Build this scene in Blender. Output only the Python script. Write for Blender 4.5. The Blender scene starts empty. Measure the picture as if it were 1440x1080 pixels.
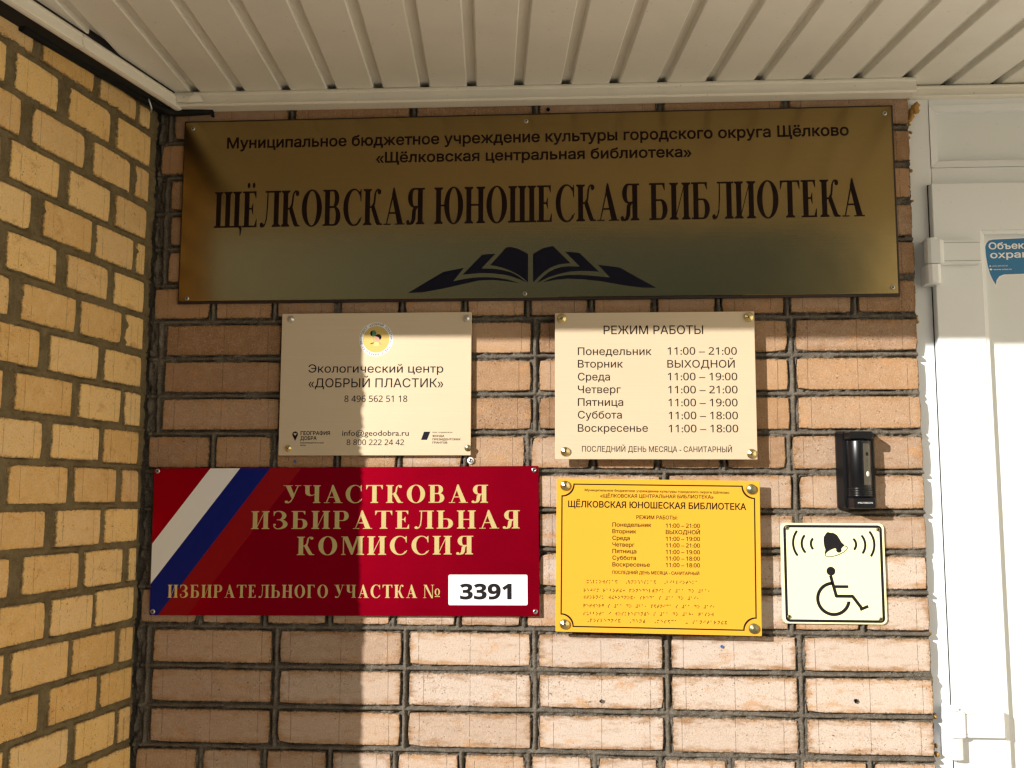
import bpy, bmesh, math, random
import numpy as np
from mathutils import Vector, Matrix
from mathutils.geometry import delaunay_2d_cdt

scene = bpy.context.scene
COL = scene.collection
rad = math.radians

# ------------------------------------------------------------------ camera, light, exposure
cam_d = bpy.data.cameras.new('camera'); cam = bpy.data.objects.new('camera', cam_d); COL.objects.link(cam)
scene.camera = cam
CAMX, CAMY, CAMZ = .8856, -1.9873, 1.5
YAW, PITCH, ROLL = -.0677, .1120, .0028
fwd = Vector((math.sin(YAW)*math.cos(PITCH), math.cos(YAW)*math.cos(PITCH), math.sin(PITCH)))
rgt = Vector((math.cos(YAW), -math.sin(YAW), 0)); up = rgt.cross(fwd)
r2 = rgt*math.cos(ROLL)+up*math.sin(ROLL); u2 = -rgt*math.sin(ROLL)+up*math.cos(ROLL)
cam.matrix_world = Matrix(((r2.x, u2.x, -fwd.x, CAMX), (r2.y, u2.y, -fwd.y, CAMY), (r2.z, u2.z, -fwd.z, CAMZ), (0, 0, 0, 1)))
cam_d.sensor_fit = 'HORIZONTAL'; cam_d.sensor_width = 36; cam_d.lens = 1403.1/1440*36
cam_d.clip_start = .05; cam_d.clip_end = 1500

SUN_TX, SUN_TZ = 1.022, .53                     # run along the wall and drop per metre of depth
sdir = Vector((SUN_TX, 1, -SUN_TZ)).normalized()
sun_d = bpy.data.lights.new('sun', 'SUN'); sun = bpy.data.objects.new('sun', sun_d); COL.objects.link(sun)
sun_d.energy = 5.0; sun_d.angle = rad(.53); sun_d.color = (1, .96, .90)
sun.rotation_euler = sdir.to_track_quat('-Z', 'Y').to_euler(); sun.location = (-6, -6, 5)
world = bpy.data.worlds.new('World'); scene.world = world; world.use_nodes = True
wn = world.node_tree; wn.nodes.clear()
sky = wn.nodes.new('ShaderNodeTexSky'); sky.sky_type = 'NISHITA'; sky.sun_disc = False
sky.sun_elevation = math.asin(-sdir.z); sky.sun_rotation = math.atan2(-sdir.x, -sdir.y)
sky.air_density = 1.0; sky.dust_density = 1.0
bgn = wn.nodes.new('ShaderNodeBackground'); bgn.inputs[1].default_value = .033
wo = wn.nodes.new('ShaderNodeOutputWorld')
wn.links.new(sky.outputs[0], bgn.inputs[0]); wn.links.new(bgn.outputs[0], wo.inputs[0])
scene.view_settings.view_transform = 'Standard'; scene.view_settings.look = 'None'
scene.view_settings.gamma = 1; scene.view_settings.exposure = .50
scene.view_settings.use_curve_mapping = False
scene.render.engine = 'CYCLES'
scene.cycles.max_bounces = 8; scene.cycles.diffuse_bounces = 5; scene.cycles.glossy_bounces = 4
scene.cycles.use_denoising = True; scene.cycles.filter_width = 1.4
scene.render.resolution_x = 1024; scene.render.resolution_y = 768

# ------------------------------------------------------------------ helpers
def empty(name, loc, rot=(0, 0, 0), label=None, cat=None, group=None, kind=None):
    o = bpy.data.objects.new(name, None); COL.objects.link(o); o.empty_display_size = .05
    o.location = loc; o.rotation_euler = rot
    return tag(o, label, cat, group, kind)
def tag(o, label=None, cat=None, group=None, kind=None):
    for k, v in (('label', label), ('category', cat), ('group', group), ('kind', kind)):
        if v: o[k] = v
    return o
def link(name, me, mat=None, parent=None):
    o = bpy.data.objects.new(name, me); COL.objects.link(o)
    if mat: me.materials.clear(); me.materials.append(mat)
    if parent: o.parent = parent
    return o
def from_bm(name, bm, mat, parent=None, smooth=False):
    me = bpy.data.meshes.new(name); bm.normal_update(); bm.to_mesh(me); bm.free()
    if smooth:
        for p in me.polygons: p.use_smooth = True
    return link(name, me, mat, parent)
def from_py(name, vs, fs, mat, parent=None, smooth=False):
    me = bpy.data.meshes.new(name); me.from_pydata(vs, [], fs); me.update()
    if smooth:
        for p in me.polygons: p.use_smooth = True
    return link(name, me, mat, parent)
def box(bm, x0, x1, y0, y1, z0, z1, bev=0, seg=1):
    r = bmesh.ops.create_cube(bm, size=1)
    for v in r['verts']:
        v.co = Vector((x0+(v.co.x+.5)*(x1-x0), y0+(v.co.y+.5)*(y1-y0), z0+(v.co.z+.5)*(z1-z0)))
    if bev:
        es = list({e for v in r['verts'] for e in v.link_edges})
        bmesh.ops.bevel(bm, geom=es, offset=bev, segments=seg, affect='EDGES', profile=.6)
def boxo(name, c, mat, parent=None, bev=0, seg=1):
    bm = bmesh.new(); box(bm, *c, bev=bev, seg=seg); return from_bm(name, bm, mat, parent)
def extrude_profile(name, prof, axis0, axis1, fn, mat, parent=None, cap=True):
    n = len(prof); vs = [fn(a, b, t) for t in (axis0, axis1) for a, b in prof]
    fs = [(i, (i+1) % n, n+(i+1) % n, n+i) for i in range(n)]
    if cap: fs += [tuple(range(n))[::-1], tuple(range(n, 2*n))]
    return from_py(name, vs, fs, mat, parent)
def lathe(bm, prof, cx, cz, y0, seg=20, sq=1):                     # axis along -Y; prof = (radius, height towards the viewer)
    rings = []
    for r, h in prof:
        rings.append([bm.verts.new((cx+r*math.cos(a), y0-h, cz+r*math.sin(a))) for a in [2*math.pi*i/seg for i in range(seg)]] if r > 1e-6 else [bm.verts.new((cx, y0-h, cz))])
    for A, B in zip(rings, rings[1:]):
        for i in range(seg):
            j = (i+1) % seg
            if len(B) == 1: bm.faces.new((A[i], A[j], B[0]))
            elif len(A) == 1: bm.faces.new((A[0], B[j], B[i]))
            else: bm.faces.new((A[i], A[j], B[j], B[i]))

# ------------------------------------------------------------------ materials
class M:
    def __init__(s, name, col=(.5, .5, .5), rough=.5, metal=0, spec=.5):
        s.m = bpy.data.materials.new(name); s.m.use_nodes = True; s.t = s.m.node_tree; s.n = s.t.nodes
        s.b = s.n['Principled BSDF']; s.b.inputs['Base Color'].default_value = (*col, 1)
        s.b.inputs['Roughness'].default_value = rough; s.b.inputs['Metallic'].default_value = metal
        s.b.inputs['Specular IOR Level'].default_value = spec; s.h = None
    def L(s, a, b): s.t.links.new(a, b)
    def set(s, inp, v):
        if isinstance(v, (int, float)): inp.default_value = v
        elif isinstance(v, tuple): inp.default_value = v if len(v) == len(inp.default_value) else (*v, 1)
        elif v is not None: s.L(v, inp)
    def node(s, t, **k):
        n = s.n.new(t)
        for a, b in k.items(): setattr(n, a, b)
        return n
    def obj(s):
        return s.node('ShaderNodeTexCoord').outputs['Object']
    def geo(s):
        return s.node('ShaderNodeNewGeometry').outputs['Position']
    def scale(s, v, sc, off=None):
        n = s.node('ShaderNodeMapping'); s.L(v, n.inputs[0]); n.inputs['Scale'].default_value = sc
        if off is not None:
            if isinstance(off, tuple): n.inputs['Location'].default_value = off
            else: s.L(off, n.inputs['Location'])
        return n.outputs[0]
    def noise(s, v, sc, det=4, ro=.55, dist=0):
        n = s.node('ShaderNodeTexNoise'); s.L(v, n.inputs['Vector']); n.inputs['Scale'].default_value = sc
        n.inputs['Detail'].default_value = det; n.inputs['Roughness'].default_value = ro; n.inputs['Distortion'].default_value = dist
        return n.outputs['Fac']
    def math(s, op, a, b=None, c=None, clamp=False):
        n = s.node('ShaderNodeMath', operation=op, use_clamp=clamp)
        for i, v in enumerate((a, b, c)):
            if v is not None: s.set(n.inputs[i], v)
        return n.outputs[0]
    def ramp(s, f, a, b, lo=0., hi=1.):
        n = s.node('ShaderNodeMapRange', interpolation_type='SMOOTHSTEP'); s.set(n.inputs[0], f)
        for i, v in zip((1, 2, 3, 4), (a, b, lo, hi)): s.set(n.inputs[i], v)
        return n.outputs[0]
    def mix(s, f, a, b, mode='MIX'):
        n = s.node('ShaderNodeMix', data_type='RGBA', blend_type=mode); s.set(n.inputs[0], f); s.set(n.inputs[6], a); s.set(n.inputs[7], b)
        return n.outputs[2]
    def attr(s, name):
        return s.node('ShaderNodeAttribute', attribute_type='OBJECT', attribute_name=name).outputs['Fac']
    def bump(s, h, st=.5, dist=.001):
        n = s.node('ShaderNodeBump'); n.inputs['Strength'].default_value = st; n.inputs['Distance'].default_value = dist
        s.L(h, n.inputs['Height'])
        if s.h is not None: s.L(s.h, n.inputs['Normal'])
        s.h = n.outputs[0]; s.L(s.h, s.b.inputs['Normal'])
    def col(s, c): s.set(s.b.inputs['Base Color'], c)

def brick_material(name, c1, c2, c3, dirt):
    m = M(name, rough=.85, spec=.25)
    P = m.geo(); rnd = m.node('ShaderNodeObjectInfo').outputs['Random']
    u1 = m.node('ShaderNodeUVMap', uv_map='low').outputs[0]; uu = m.node('ShaderNodeUVMap', uv_map='high').outputs[0]
    s1 = m.node('ShaderNodeSeparateXYZ'); m.L(u1, s1.inputs[0]); s2 = m.node('ShaderNodeSeparateXYZ'); m.L(uu, s2.inputs[0])
    xl, zl, xr, zr = s1.outputs[0], s1.outputs[1], s2.outputs[0], s2.outputs[1]
    edge = m.math('MINIMUM', m.math('MINIMUM', xl, xr), m.math('MINIMUM', zl, zr))
    tint = m.attr('tint'); bleach = m.attr('bleach')
    big = m.noise(P, 9, 3); mid = m.noise(P, 45, 5, .6); fine = m.noise(P, 420, 3, .7); grain = m.noise(P, 1300, 2, .6)
    c = m.mix(m.ramp(m.math('ADD', tint, m.math('MULTIPLY', big, .5)), .2, 1.2), c1, c2)
    c = m.mix(m.math('MULTIPLY', m.ramp(mid, .42, .72), .35), c, c3)
    # lime bloom, cloudy and stronger in the middle of a face
    streak = m.noise(m.scale(P, (14, 14, 55)), 1.6, 6, .65)
    bl = m.math('MULTIPLY', bleach, m.ramp(m.math('ADD', streak, m.math('MULTIPLY', m.ramp(edge, 0, .02), .22)), .36, .72), clamp=True)
    c = m.mix(m.math('MULTIPLY', bl, .9), c, (.59, .495, .425))
    c = m.mix(m.math('MULTIPLY', m.ramp(m.noise(m.scale(P, (18, 18, 30), (7.7, 1.2, 3.3)), 1, 5, .7), .56, .70), .55), c, (.50, .25, .09))
    # soot and mortar dust along the arrises
    ed = m.math('ADD', edge, m.math('MULTIPLY', m.math('SUBTRACT', m.noise(P, 150, 5, .75), .5), .020))
    c = m.mix(m.math('MULTIPLY', m.ramp(ed, .0002, .0036, 1, 0), dirt), c, (.10, .075, .045))
    c = m.mix(m.math('MULTIPLY', m.math('MULTIPLY', m.ramp(ed, .002, .013, 1, 0), m.ramp(m.noise(P, 38, 3, .6), .46, .62)), dirt*.25), c, (.36, .17, .06))
    # extrusion hairlines: near both ends and in the middle
    wob = m.math('MULTIPLY', m.math('SUBTRACT', m.noise(m.scale(P, (1, 1, 1)), 60, 2), .5), .0012)
    def line(v, at, w):
        d = m.math('ABSOLUTE', m.math('ADD', m.math('SUBTRACT', v, at), wob)); return m.ramp(d, w*.3, w, 1, 0)
    brk = m.ramp(m.noise(m.scale(P, (4, 4, 26)), 3, 2), .34, .5)
    l = m.math('MAXIMUM', line(xl, m.math('ADD', .018, m.math('MULTIPLY', rnd, .012)), .0008), line(xr, m.math('ADD', .019, m.math('MULTIPLY', tint, .01)), .0008))
    mid_l = m.math('MULTIPLY', line(m.math('SUBTRACT', xl, xr), .002, .0014), m.attr('stretcher'))
    l = m.math('MULTIPLY', m.math('MAXIMUM', l, mid_l), brk)
    c = m.mix(m.math('MULTIPLY', l, .48), c, (.13, .075, .04))
    # pits and specks
    pit = m.ramp(m.noise(P, 260, 2, .5), .66, .71); pit2 = m.ramp(m.noise(m.scale(P, (1, 1, 1), (3.1, 4.7, 1.2)), 70, 1, .4), .80, .83)
    pitm = m.math('MULTIPLY', m.math('MAXIMUM', pit, pit2), m.ramp(m.noise(P, 16, 2), .38, .6))
    c = m.mix(m.math('MULTIPLY', pitm, .75), c, (.10, .06, .035))
    c = m.mix(m.math('MULTIPLY', m.ramp(fine, .50, .72), .30), c, (.85, .70, .54)); c = m.mix(m.math('MULTIPLY', m.ramp(m.noise(P, 480, 4, .7), .52, .66), .5), c, (.26, .15, .08))
    m.col(c)
    m.bump(m.math('ADD', m.math('MULTIPLY', fine, .8), grain), .8, .0013)
    m.bump(m.math('SUBTRACT', m.math('MULTIPLY', mid, .6), m.math('ADD', m.math('MULTIPLY', pitm, .8), m.math('MULTIPLY', l, .7))), .9, .0020)
    return m.m
def mortar_material(name, c1, c2, c3):
    m = M(name, rough=.9, spec=.2); P = m.geo()
    a = m.noise(P, 30, 4, .6); b = m.noise(P, 600, 4, .7); d = m.noise(P, 180, 3, .6)
    c = m.mix(m.ramp(a, .35, .65), c1, c2); c = m.mix(m.math('MULTIPLY', m.ramp(b, .45, .7), .55), c, c3)
    c = m.mix(m.math('MULTIPLY', m.ramp(d, .6, .75), .6), c, (.05, .042, .032))
    m.col(c); m.bump(b, .5, .0012); m.bump(d, .5, .0015); return m.m
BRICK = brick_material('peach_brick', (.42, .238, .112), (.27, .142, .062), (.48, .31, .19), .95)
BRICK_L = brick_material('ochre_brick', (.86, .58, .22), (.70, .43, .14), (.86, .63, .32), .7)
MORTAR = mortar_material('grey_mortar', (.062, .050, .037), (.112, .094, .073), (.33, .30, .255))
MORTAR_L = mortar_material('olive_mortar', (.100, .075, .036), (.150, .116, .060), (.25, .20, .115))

def paint(name, c, rough, sp=.5, dirt=0., bumpy=0.):
    m = M(name, c, rough, 0, sp); P = m.obj() if False else m.geo()
    cc = m.mix(m.math('MULTIPLY', m.ramp(m.noise(P, 6, 4, .6), .4, .75), dirt), c, tuple(v*.72 for v in c))
    cc = m.mix(m.math('MULTIPLY', m.ramp(m.noise(P, 150, 2, .5), .70, .76), min(1, dirt*2)), cc, (.16, .13, .09))
    m.col(cc)
    if bumpy: m.bump(m.noise(P, 5, 2), bumpy, .004)
    return m.m
SOFFIT = paint('cream_soffit_metal', (.73, .71, .65), .42, .4, .22, .35)
TRIM = paint('ivory_trim_plastic', (.76, .73, .65), .35, .4, .2)
PVC = paint('white_pvc', (.77, .79, .80), .28, .5, .06)
PVC2 = paint('white_panel', (.74, .76, .76), .35, .5, .05)
RUBBER = M('black_rubber', (.008, .008, .008), .7, 0, .2).m
CAVITY_BLACK = M('black_cavity_shade', (.006, .005, .005), .9).m  # black standing in for the shade inside the trim gap and drill holes

def brushed(name, base, rough, metal, sc, aniso=.0, spec=.5, warp=.12):
    m = M(name, base, rough, metal, spec); P = m.obj()
    g = m.noise(m.scale(P, sc), 1, 3, .6); w = m.noise(m.scale(P, (1, 1, 1)), 3.2, 3, .5)
    sp = m.ramp(m.noise(P, 260, 2, .5), .76, .80)
    c = m.mix(m.math('MULTIPLY', m.ramp(g, .3, .7), .16), base, tuple(v*.75 for v in base)); c = m.mix(m.math('MULTIPLY', sp, .35), c, (.08, .06, .03)); m.col(c)
    m.L(m.math('ADD', rough-.03, m.math('MULTIPLY', m.noise(P, 8, 4), .07)), m.b.inputs['Roughness'])
    m.bump(g, .06, .0006); m.bump(w, warp, .01); return m.m
GOLD_BIG = brushed('bronze_tinted_steel', (.29, .205, .082), .17, 1.0, (6, 6, 700))
GOLD = brushed('satin_gold_plate', (.76, .61, .42), .38, .35, (5, 5, 600), warp=.05)
RED = brushed('cherry_red_plate', (.50, .002, .022), .38, 1.0, (4, 4, 500), warp=.05)
YELLOW = M('yellow_plastic', (.68, .35, .030), .36, 0, .4).m
CREAM = paint('pale_cream_plastic', (.88, .85, .50), .4, .4, .05)
INK = M('black_ink', (.012, .010, .012), .6, 0, .12).m
INK_BROWN = M('dark_brown_ink', (.014, .006, .003), .6, 0, .12).m
INK_PLUM = M('dark_plum_ink', (.012, .004, .003), .6, 0, .12).m
INK_NAVY = M('navy_ink', (.007, .007, .016), .6, 0, .12).m
EDGE = M('dark_brown_backing', (.022, .010, .006), .5).m
WHITEP = M('white_vinyl', (.80, .80, .80), .35).m
BLUEP = M('blue_vinyl', (.003, .010, .17), .4, 0, .2).m
REDP = M('scarlet_vinyl', (.27, .002, .005), .4, 0, .2).m
GOLDINK = brushed('gold_foil', (.82, .66, .28), .3, .5, (5, 5, 300), warp=.03)
BRASS = M('brass_cap', (.62, .50, .24), .22, 1).m
STEEL = M('zinc_screw', (.55, .55, .55), .3, 1).m
DULL = M('dull_brass', (.22, .20, .11), .4, .8).m
BLACKP = M('black_abs', (.004, .004, .005), .3, 0, .35).m
SMOKE = M('smoked_plastic', (.05, .042, .028), .12, 0, .6).m
STICKB = M('cyan_blue_vinyl', (.006, .16, .36), .35).m
YCIRC = M('logo_yellow', (.62, .45, .13), .4).m
GREEN = M('logo_green', (.06, .20, .11), .4).m
SKIN = M('logo_pink', (.60, .32, .24), .4).m
fm = M('expanding_foam', (.42, .24, .07), .9, 0, .2); fm.bump(fm.noise(fm.geo(), 350, 3), 1, .002); FOAM = fm.m
gm = M('paving_concrete', rough=.9, spec=.2); gp = gm.geo()
gm.col(gm.mix(gm.noise(gp, 1.2, 6, .65), (.25, .225, .185), (.34, .305, .25))); gm.bump(gm.noise(gp, 60, 4, .7), .5, .004); PAVING = gm.m

# ------------------------------------------------------------------ the ground
def sheet(name, x0, x1, y0, y1, z, mat):
    o = from_py(name, [(x0, y0, z), (x1, y0, z), (x1, y1, z), (x0, y1, z)], [(0, 1, 2, 3)], mat); o['kind'] = 'structure'; return o
sheet('ground', -600, 600, -600, 600, -.15, M('dark_ground', (.075, .07, .055), .95, 0, .2).m)
rb = random.Random(3); vs, fs = [], []
for i in range(81):
    x = -120+3*i
    for y, z in ((-19, -.16), (-21.5, 2.2), (-24, 4.3+rb.uniform(-.5, .7)), (-27, 6.0+rb.uniform(-.7, .6)), (-33, 6.6), (-45, 5.5)): vs.append((x, y+rb.uniform(-.6, .6)*(z > 0), z))
for i in range(80):
    for j in range(5): fs.append((i*6+j, i*6+j+1, i*6+7+j, i*6+6+j))
bk = M('dark_bank_cover', rough=.95, spec=.1); bk.col(bk.mix(bk.noise(bk.geo(), .9, 6, .7), (.020, .030, .012), (.065, .070, .03))); bk.bump(bk.noise(bk.geo(), 8, 4, .7), 1, .2)
o = from_py('unseen_dark_bank', vs, fs, bk.m, None, True); o['kind'] = 'structure'  # unseen bank behind the camera, added to darken what the plates reflect
sheet('road', -300, 300, -17, -4.2, -.145, M('asphalt', (.055, .053, .05), .9, 0, .3).m)
pm = bmesh.new(); box(pm, -1.6, 3.6, -2.9, .32, -.149, -.001, .008)
o = from_bm('porch_floor', pm, PAVING); o['kind'] = 'structure'

# the building goes on beyond the door; the unseen wing is added to bounce sun onto the left pier
sw = bmesh.new(); box(sw, 3.5, 3.9, -6.5, .30, -.149, 5.6, .004); box(sw, 2.505, 3.499, .024, .30, -.149, 4.2, .003)
o = from_bm('bounce_wing', sw, paint('bounce_cream', (.84, .77, .62), .9, .2, .15)); tag(o, 'unseen cream wing wall added to bounce sunlight onto the left wall', 'building')
# ------------------------------------------------------------------ brickwork
ZK = 1.8566
def vnoise(u, v, cell, seed):
    rs = np.random.RandomState(seed); G = rs.rand(257, 257)
    a, b = u/cell, v/cell; i, j = np.floor(a).astype(int), np.floor(b).astype(int); f, g = a-i, b-j
    f = f*f*(3-2*f); g = g*g*(3-2*g); i %= 256; j %= 256
    return (G[i, j]*(1-f)+G[i+1, j]*f)*(1-g)+(G[i, j+1]*(1-f)+G[i+1, j+1]*f)*g
def fb(u, v, cell, seed):
    return (vnoise(u, v, cell, seed)*.5+vnoise(u, v, cell*.47, seed+1)*.3+vnoise(u, v, cell*.21, seed+2)*.2)-.5
class Wall:
    def __init__(s, org, ang, side):                               # side +1: local frame (u, out, z)
        s.o = org; s.ang = ang; s.side = side
def brick_mesh(w, h, d, rng, rough=1.0):
    """one brick: face towards -Y, u along X, origin at face centre; outline slightly uneven, arrises worn"""
    n1, n2 = (8 if w > .1 else 5), 3; pts = []
    def j(a): return rng.uniform(0, a)*rough
    for i in range(n1): pts.append([-w/2+w*i/n1, -h/2+j(.0014)])
    for i in range(n2): pts.append([w/2-j(.0014), -h/2+h*i/n2])
    for i in range(n1): pts.append([w/2-w*i/n1, h/2-j(.0014)])
    for i in range(n2): pts.append([-w/2+j(.0014), h/2-h*i/n2])
    for c in (0, n1, n1+n2, 2*n1+n2):
        k = rng.uniform(.0010, .0028)*rough
        if rng.random() < .07: k = rng.uniform(.003, .005)*rough
        pts[c][0] -= math.copysign(k, pts[c][0]); pts[c][1] -= math.copysign(k, pts[c][1])
    n = len(pts); ch = .0012
    vs = [(x-math.copysign(ch, x)*(abs(x) > w*.47), 0, z-math.copysign(ch, z)*(abs(z) > h*.4)) for x, z in pts]
    vs += [(x, .0013, z) for x, z in pts]; vs += [(math.copysign(w/2, x) if abs(x) > w*.47 else x, d, math.copysign(h/2, z) if abs(z) > h*.4 else z) for x, z in pts]
    fs = [tuple(range(n))]
    for r in (0, 1): fs += [(r*n+(i+1) % n, r*n+i, (r+1)*n+i, (r+1)*n+(i+1) % n) for i in range(n)]
    me = bpy.data.meshes.new('brick'); me.from_pydata(vs, [], fs); me.update()
    for nm, f in (('low', lambda x, z: (x+w/2, z+h/2)), ('high', lambda x, z: (w/2-x, h/2-z))):
        uv = me.uv_layers.new(name=nm)
        for lp in me.loops:
            x, _, z = me.vertices[lp.vertex_index].co; uv.data[lp.index].uv = f(x, z)
    return me
def wall_root(name, loc, rotz, label, cat, group=None):
    return empty(name, loc, (0, 0, rotz), label, cat, group)
def lay(root, rects, mat, seed, depth=.055, bleachf=None, umin=None):
    """rects: (u0, u1, z0, z1) in the wall's own frame (u along X, face at y=0 looking to -Y)"""
    rng = random.Random(seed)
    for u0, u1, z0, z1 in rects:
        w, h = u1-u0, z1-z0
        me = brick_mesh(w, h, depth, rng)
        o = link('brick', me, mat, root); o.location = ((u0+u1)/2, rng.uniform(-.0012, .0012), (z0+z1)/2)
        o.rotation_euler = (rng.uniform(-.006, .006), rng.uniform(-.004, .004), rng.uniform(-.003, .003))
        o['tint'] = rng.random(); o['stretcher'] = 1.0 if w > .18 else 0.0
        o['bleach'] = bleachf((u0+u1)/2, (z0+z1)/2, rng) if bleachf else rng.random()*.25
def mortar_sheet(name, root, mat, U0, U1, Z0, Z1, rects, hj, vj, bead, seed, step=.002, base=-.0035, amp=.0016, extra=None):
    """the pointing as relief: hj = bed joint heights, vj = (u, z0, z1) perpends; quads only where no brick covers it"""
    nu, nz = int(round((U1-U0)/step))+1, int(round((Z1-Z0)/step))+1
    us = np.linspace(U0, U1, nu); zs = np.linspace(Z0, Z1, nz); U, Z = np.meshgrid(us, zs, indexing='ij')
    D = np.full(U.shape, .05)                                      # distance to the nearest brick (negative inside)
    for u0, u1, z0, z1 in rects:
        a, b = np.searchsorted(us, (u0-.02, u1+.02)); c, d = np.searchsorted(zs, (z0-.02, z1+.02))
        if b <= a or d <= c: continue
        uu, zz = U[a:b, c:d], Z[a:b, c:d]
        dx = np.maximum(u0-uu, uu-u1); dz = np.maximum(z0-zz, zz-z1)
        dd = np.where((dx < 0) & (dz < 0), np.maximum(dx, dz), np.hypot(np.maximum(dx, 0), np.maximum(dz, 0)))
        D[a:b, c:d] = np.minimum(D[a:b, c:d], dd)
    C = np.full(U.shape, .05)                                      # distance to the centre line of a joint
    wz = fb(U, Z*0+3, .11, seed+9)*.0035
    for z in hj:
        c, d = np.searchsorted(zs, (z-.02, z+.02)); C[:, c:d] = np.minimum(C[:, c:d], np.abs(Z[:, c:d]-z+wz[:, c:d]))
    for u, z0, z1 in vj:
        a, b = np.searchsorted(us, (u-.03, u+.03)); c, d = np.searchsorted(zs, (z0, z1))
        if b > a and d > c: C[a:b, c:d] = np.minimum(C[a:b, c:d], np.abs(U[a:b, c:d]-u+fb(Z[a:b, c:d], U[a:b, c:d]*0+u*7, .09, seed+5)*.003))
    n1 = fb(U, Z, .012, seed); n2 = fb(U, Z, .045, seed+20); n3 = fb(U, Z, .005, seed+40)
    crumble = np.clip((n2+.04)*4, 0, 1)
    Hh = base+bead*np.exp(-(C/(.0036+.0014*(bead < .003)))**4)*(1-.55*crumble)+n1*amp*2+n3*.0016
    groove = np.exp(-((C-.0052)/.0012)**2)*.0026; Hh -= groove*(1-crumble)*(bead > .001)
    smear = np.clip(1-np.abs(D+.0005)/.0035, 0, 1); Hh += smear*(n1*2.8-.08+n2*2.4)*.0060
    Hh -= np.clip(-D-.0015, 0, 1)*2.2                               # dives under the bricks
    if extra is not None: Hh += extra(U, Z)
    keep = D > -.008
    q = keep[:-1, :-1] & keep[1:, :-1] & keep[:-1, 1:] & keep[1:, 1:]
    idx = np.arange(nu*nz).reshape(nu, nz)
    F = np.stack([idx[:-1, :-1][q], idx[1:, :-1][q], idx[1:, 1:][q], idx[:-1, 1:][q]], 1)
    used, inv = np.unique(F, return_inverse=True); F = inv.reshape(F.shape)
    V = np.stack([U.ravel(), -Hh.ravel(), Z.ravel()], 1)[used].astype(np.float32)
    me = bpy.data.meshes.new(name); me.vertices.add(len(V)); me.vertices.foreach_set('co', V.ravel())
    me.loops.add(F.size); me.loops.foreach_set('vertex_index', F.ravel().astype(np.int32))
    me.polygons.add(len(F)); me.polygons.foreach_set('loop_start', np.arange(0, F.size, 4, dtype=np.int32))
    me.polygons.foreach_set('use_smooth', np.ones(len(F), bool)); me.update(calc_edges=True)
    o = link(name, me, mat, root); o['kind'] = 'stuff'; return o

# --- the wall that carries the plates
FW, JH = 1.5515, .0128
front = wall_root('brick_wall', (0, 0, 0), 0, 'peach brick wall with beaded grey joints carrying all the plates beside the white door', 'wall')
HJ = {11: [.0075, .1364, .265, .3954, .5243, .655, .7844, .9128, 1.0375, 1.1684, 1.2979, 1.4297],
      7: [.0045, .1264, .2577, .3892, .5173, .6466, .7748, .905, 1.0355, 1.164, 1.2916, 1.4250],
      3: [.0055, .1398, .2674, .3975, .5239, .6568, .7832, .912, 1.039, 1.168, 1.295, 1.4270],
      -1: [.0055, .1302, .2599, .3929, .5248, .6543, .7822, .9099, 1.0366, 1.1636, 1.2988, 1.4308],
      -5: [.0075, .134, .263, .394, .524, .655, .784, .911, 1.038, 1.166, 1.297, 1.4290]}
SJ = [.0235, .2840, .5420, .7970, 1.0525, 1.3060]
rects, hj, vj = [], [], []
rg = random.Random(5)
KMAX = 23
for k in range(-6, KMAX+1):
    z1 = ZK-.077*k-JH/2; z0 = ZK-.077*(k+1)+JH/2
    if k == -6: z1 = 2.325
    hd = (k % 4) == 3
    js = (HJ.get(k) or [v+rg.uniform(-.003, .003) for v in HJ[11]]) if hd else [v+rg.uniform(-.0015, .0015) for v in SJ]
    jw = .0132 if hd else .0158
    hj.append(ZK-.077*k)
    for i, a in enumerate(js):
        b = js[i+1]-jw/2 if i+1 < len(js) else FW-rg.uniform(0, .003)
        rects.append((a+(0 if i == 0 else jw/2)+(.009 if (i == 0 and not hd) else 0), b, max(z0, .004)+rg.uniform(-.0008, .0008), z1+rg.uniform(-.0008, .0008)))
        if i or not hd: vj.append((a if i else .021, z0-JH/2, z1+JH/2))
def bleach_front(u, z, r):
    low = max(0, min(1, (1.62-z)/.55)); rightish = max(0, min(1, (u-.3)/.6))
    return min(1, .04+r.random()**2*.5+low*(.30+.80*rightish)*(.45+.9*r.random())) if z < 1.62 else r.random()*.22+.04
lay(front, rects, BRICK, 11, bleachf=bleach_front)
cornerf = lambda U, Z: np.clip((.026-U)/.012, 0, 1)*(fb(U*2.2, Z, .03, 91)*.020-.001)
mortar_sheet('mortar', front, MORTAR, .0, FW-.002, .93, 2.331, rects, hj, vj, .0062, 3, step=.0016, base=-.0052, extra=cornerf)
mortar_sheet('mortar', front, MORTAR, .0, FW-.002, .0, .929, rects, hj, vj, .0062, 33, step=.006, base=-.0052)

boxo('backing', (-.30, FW-.006, .012, .30, 0, 2.328), MORTAR, front)
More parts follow.
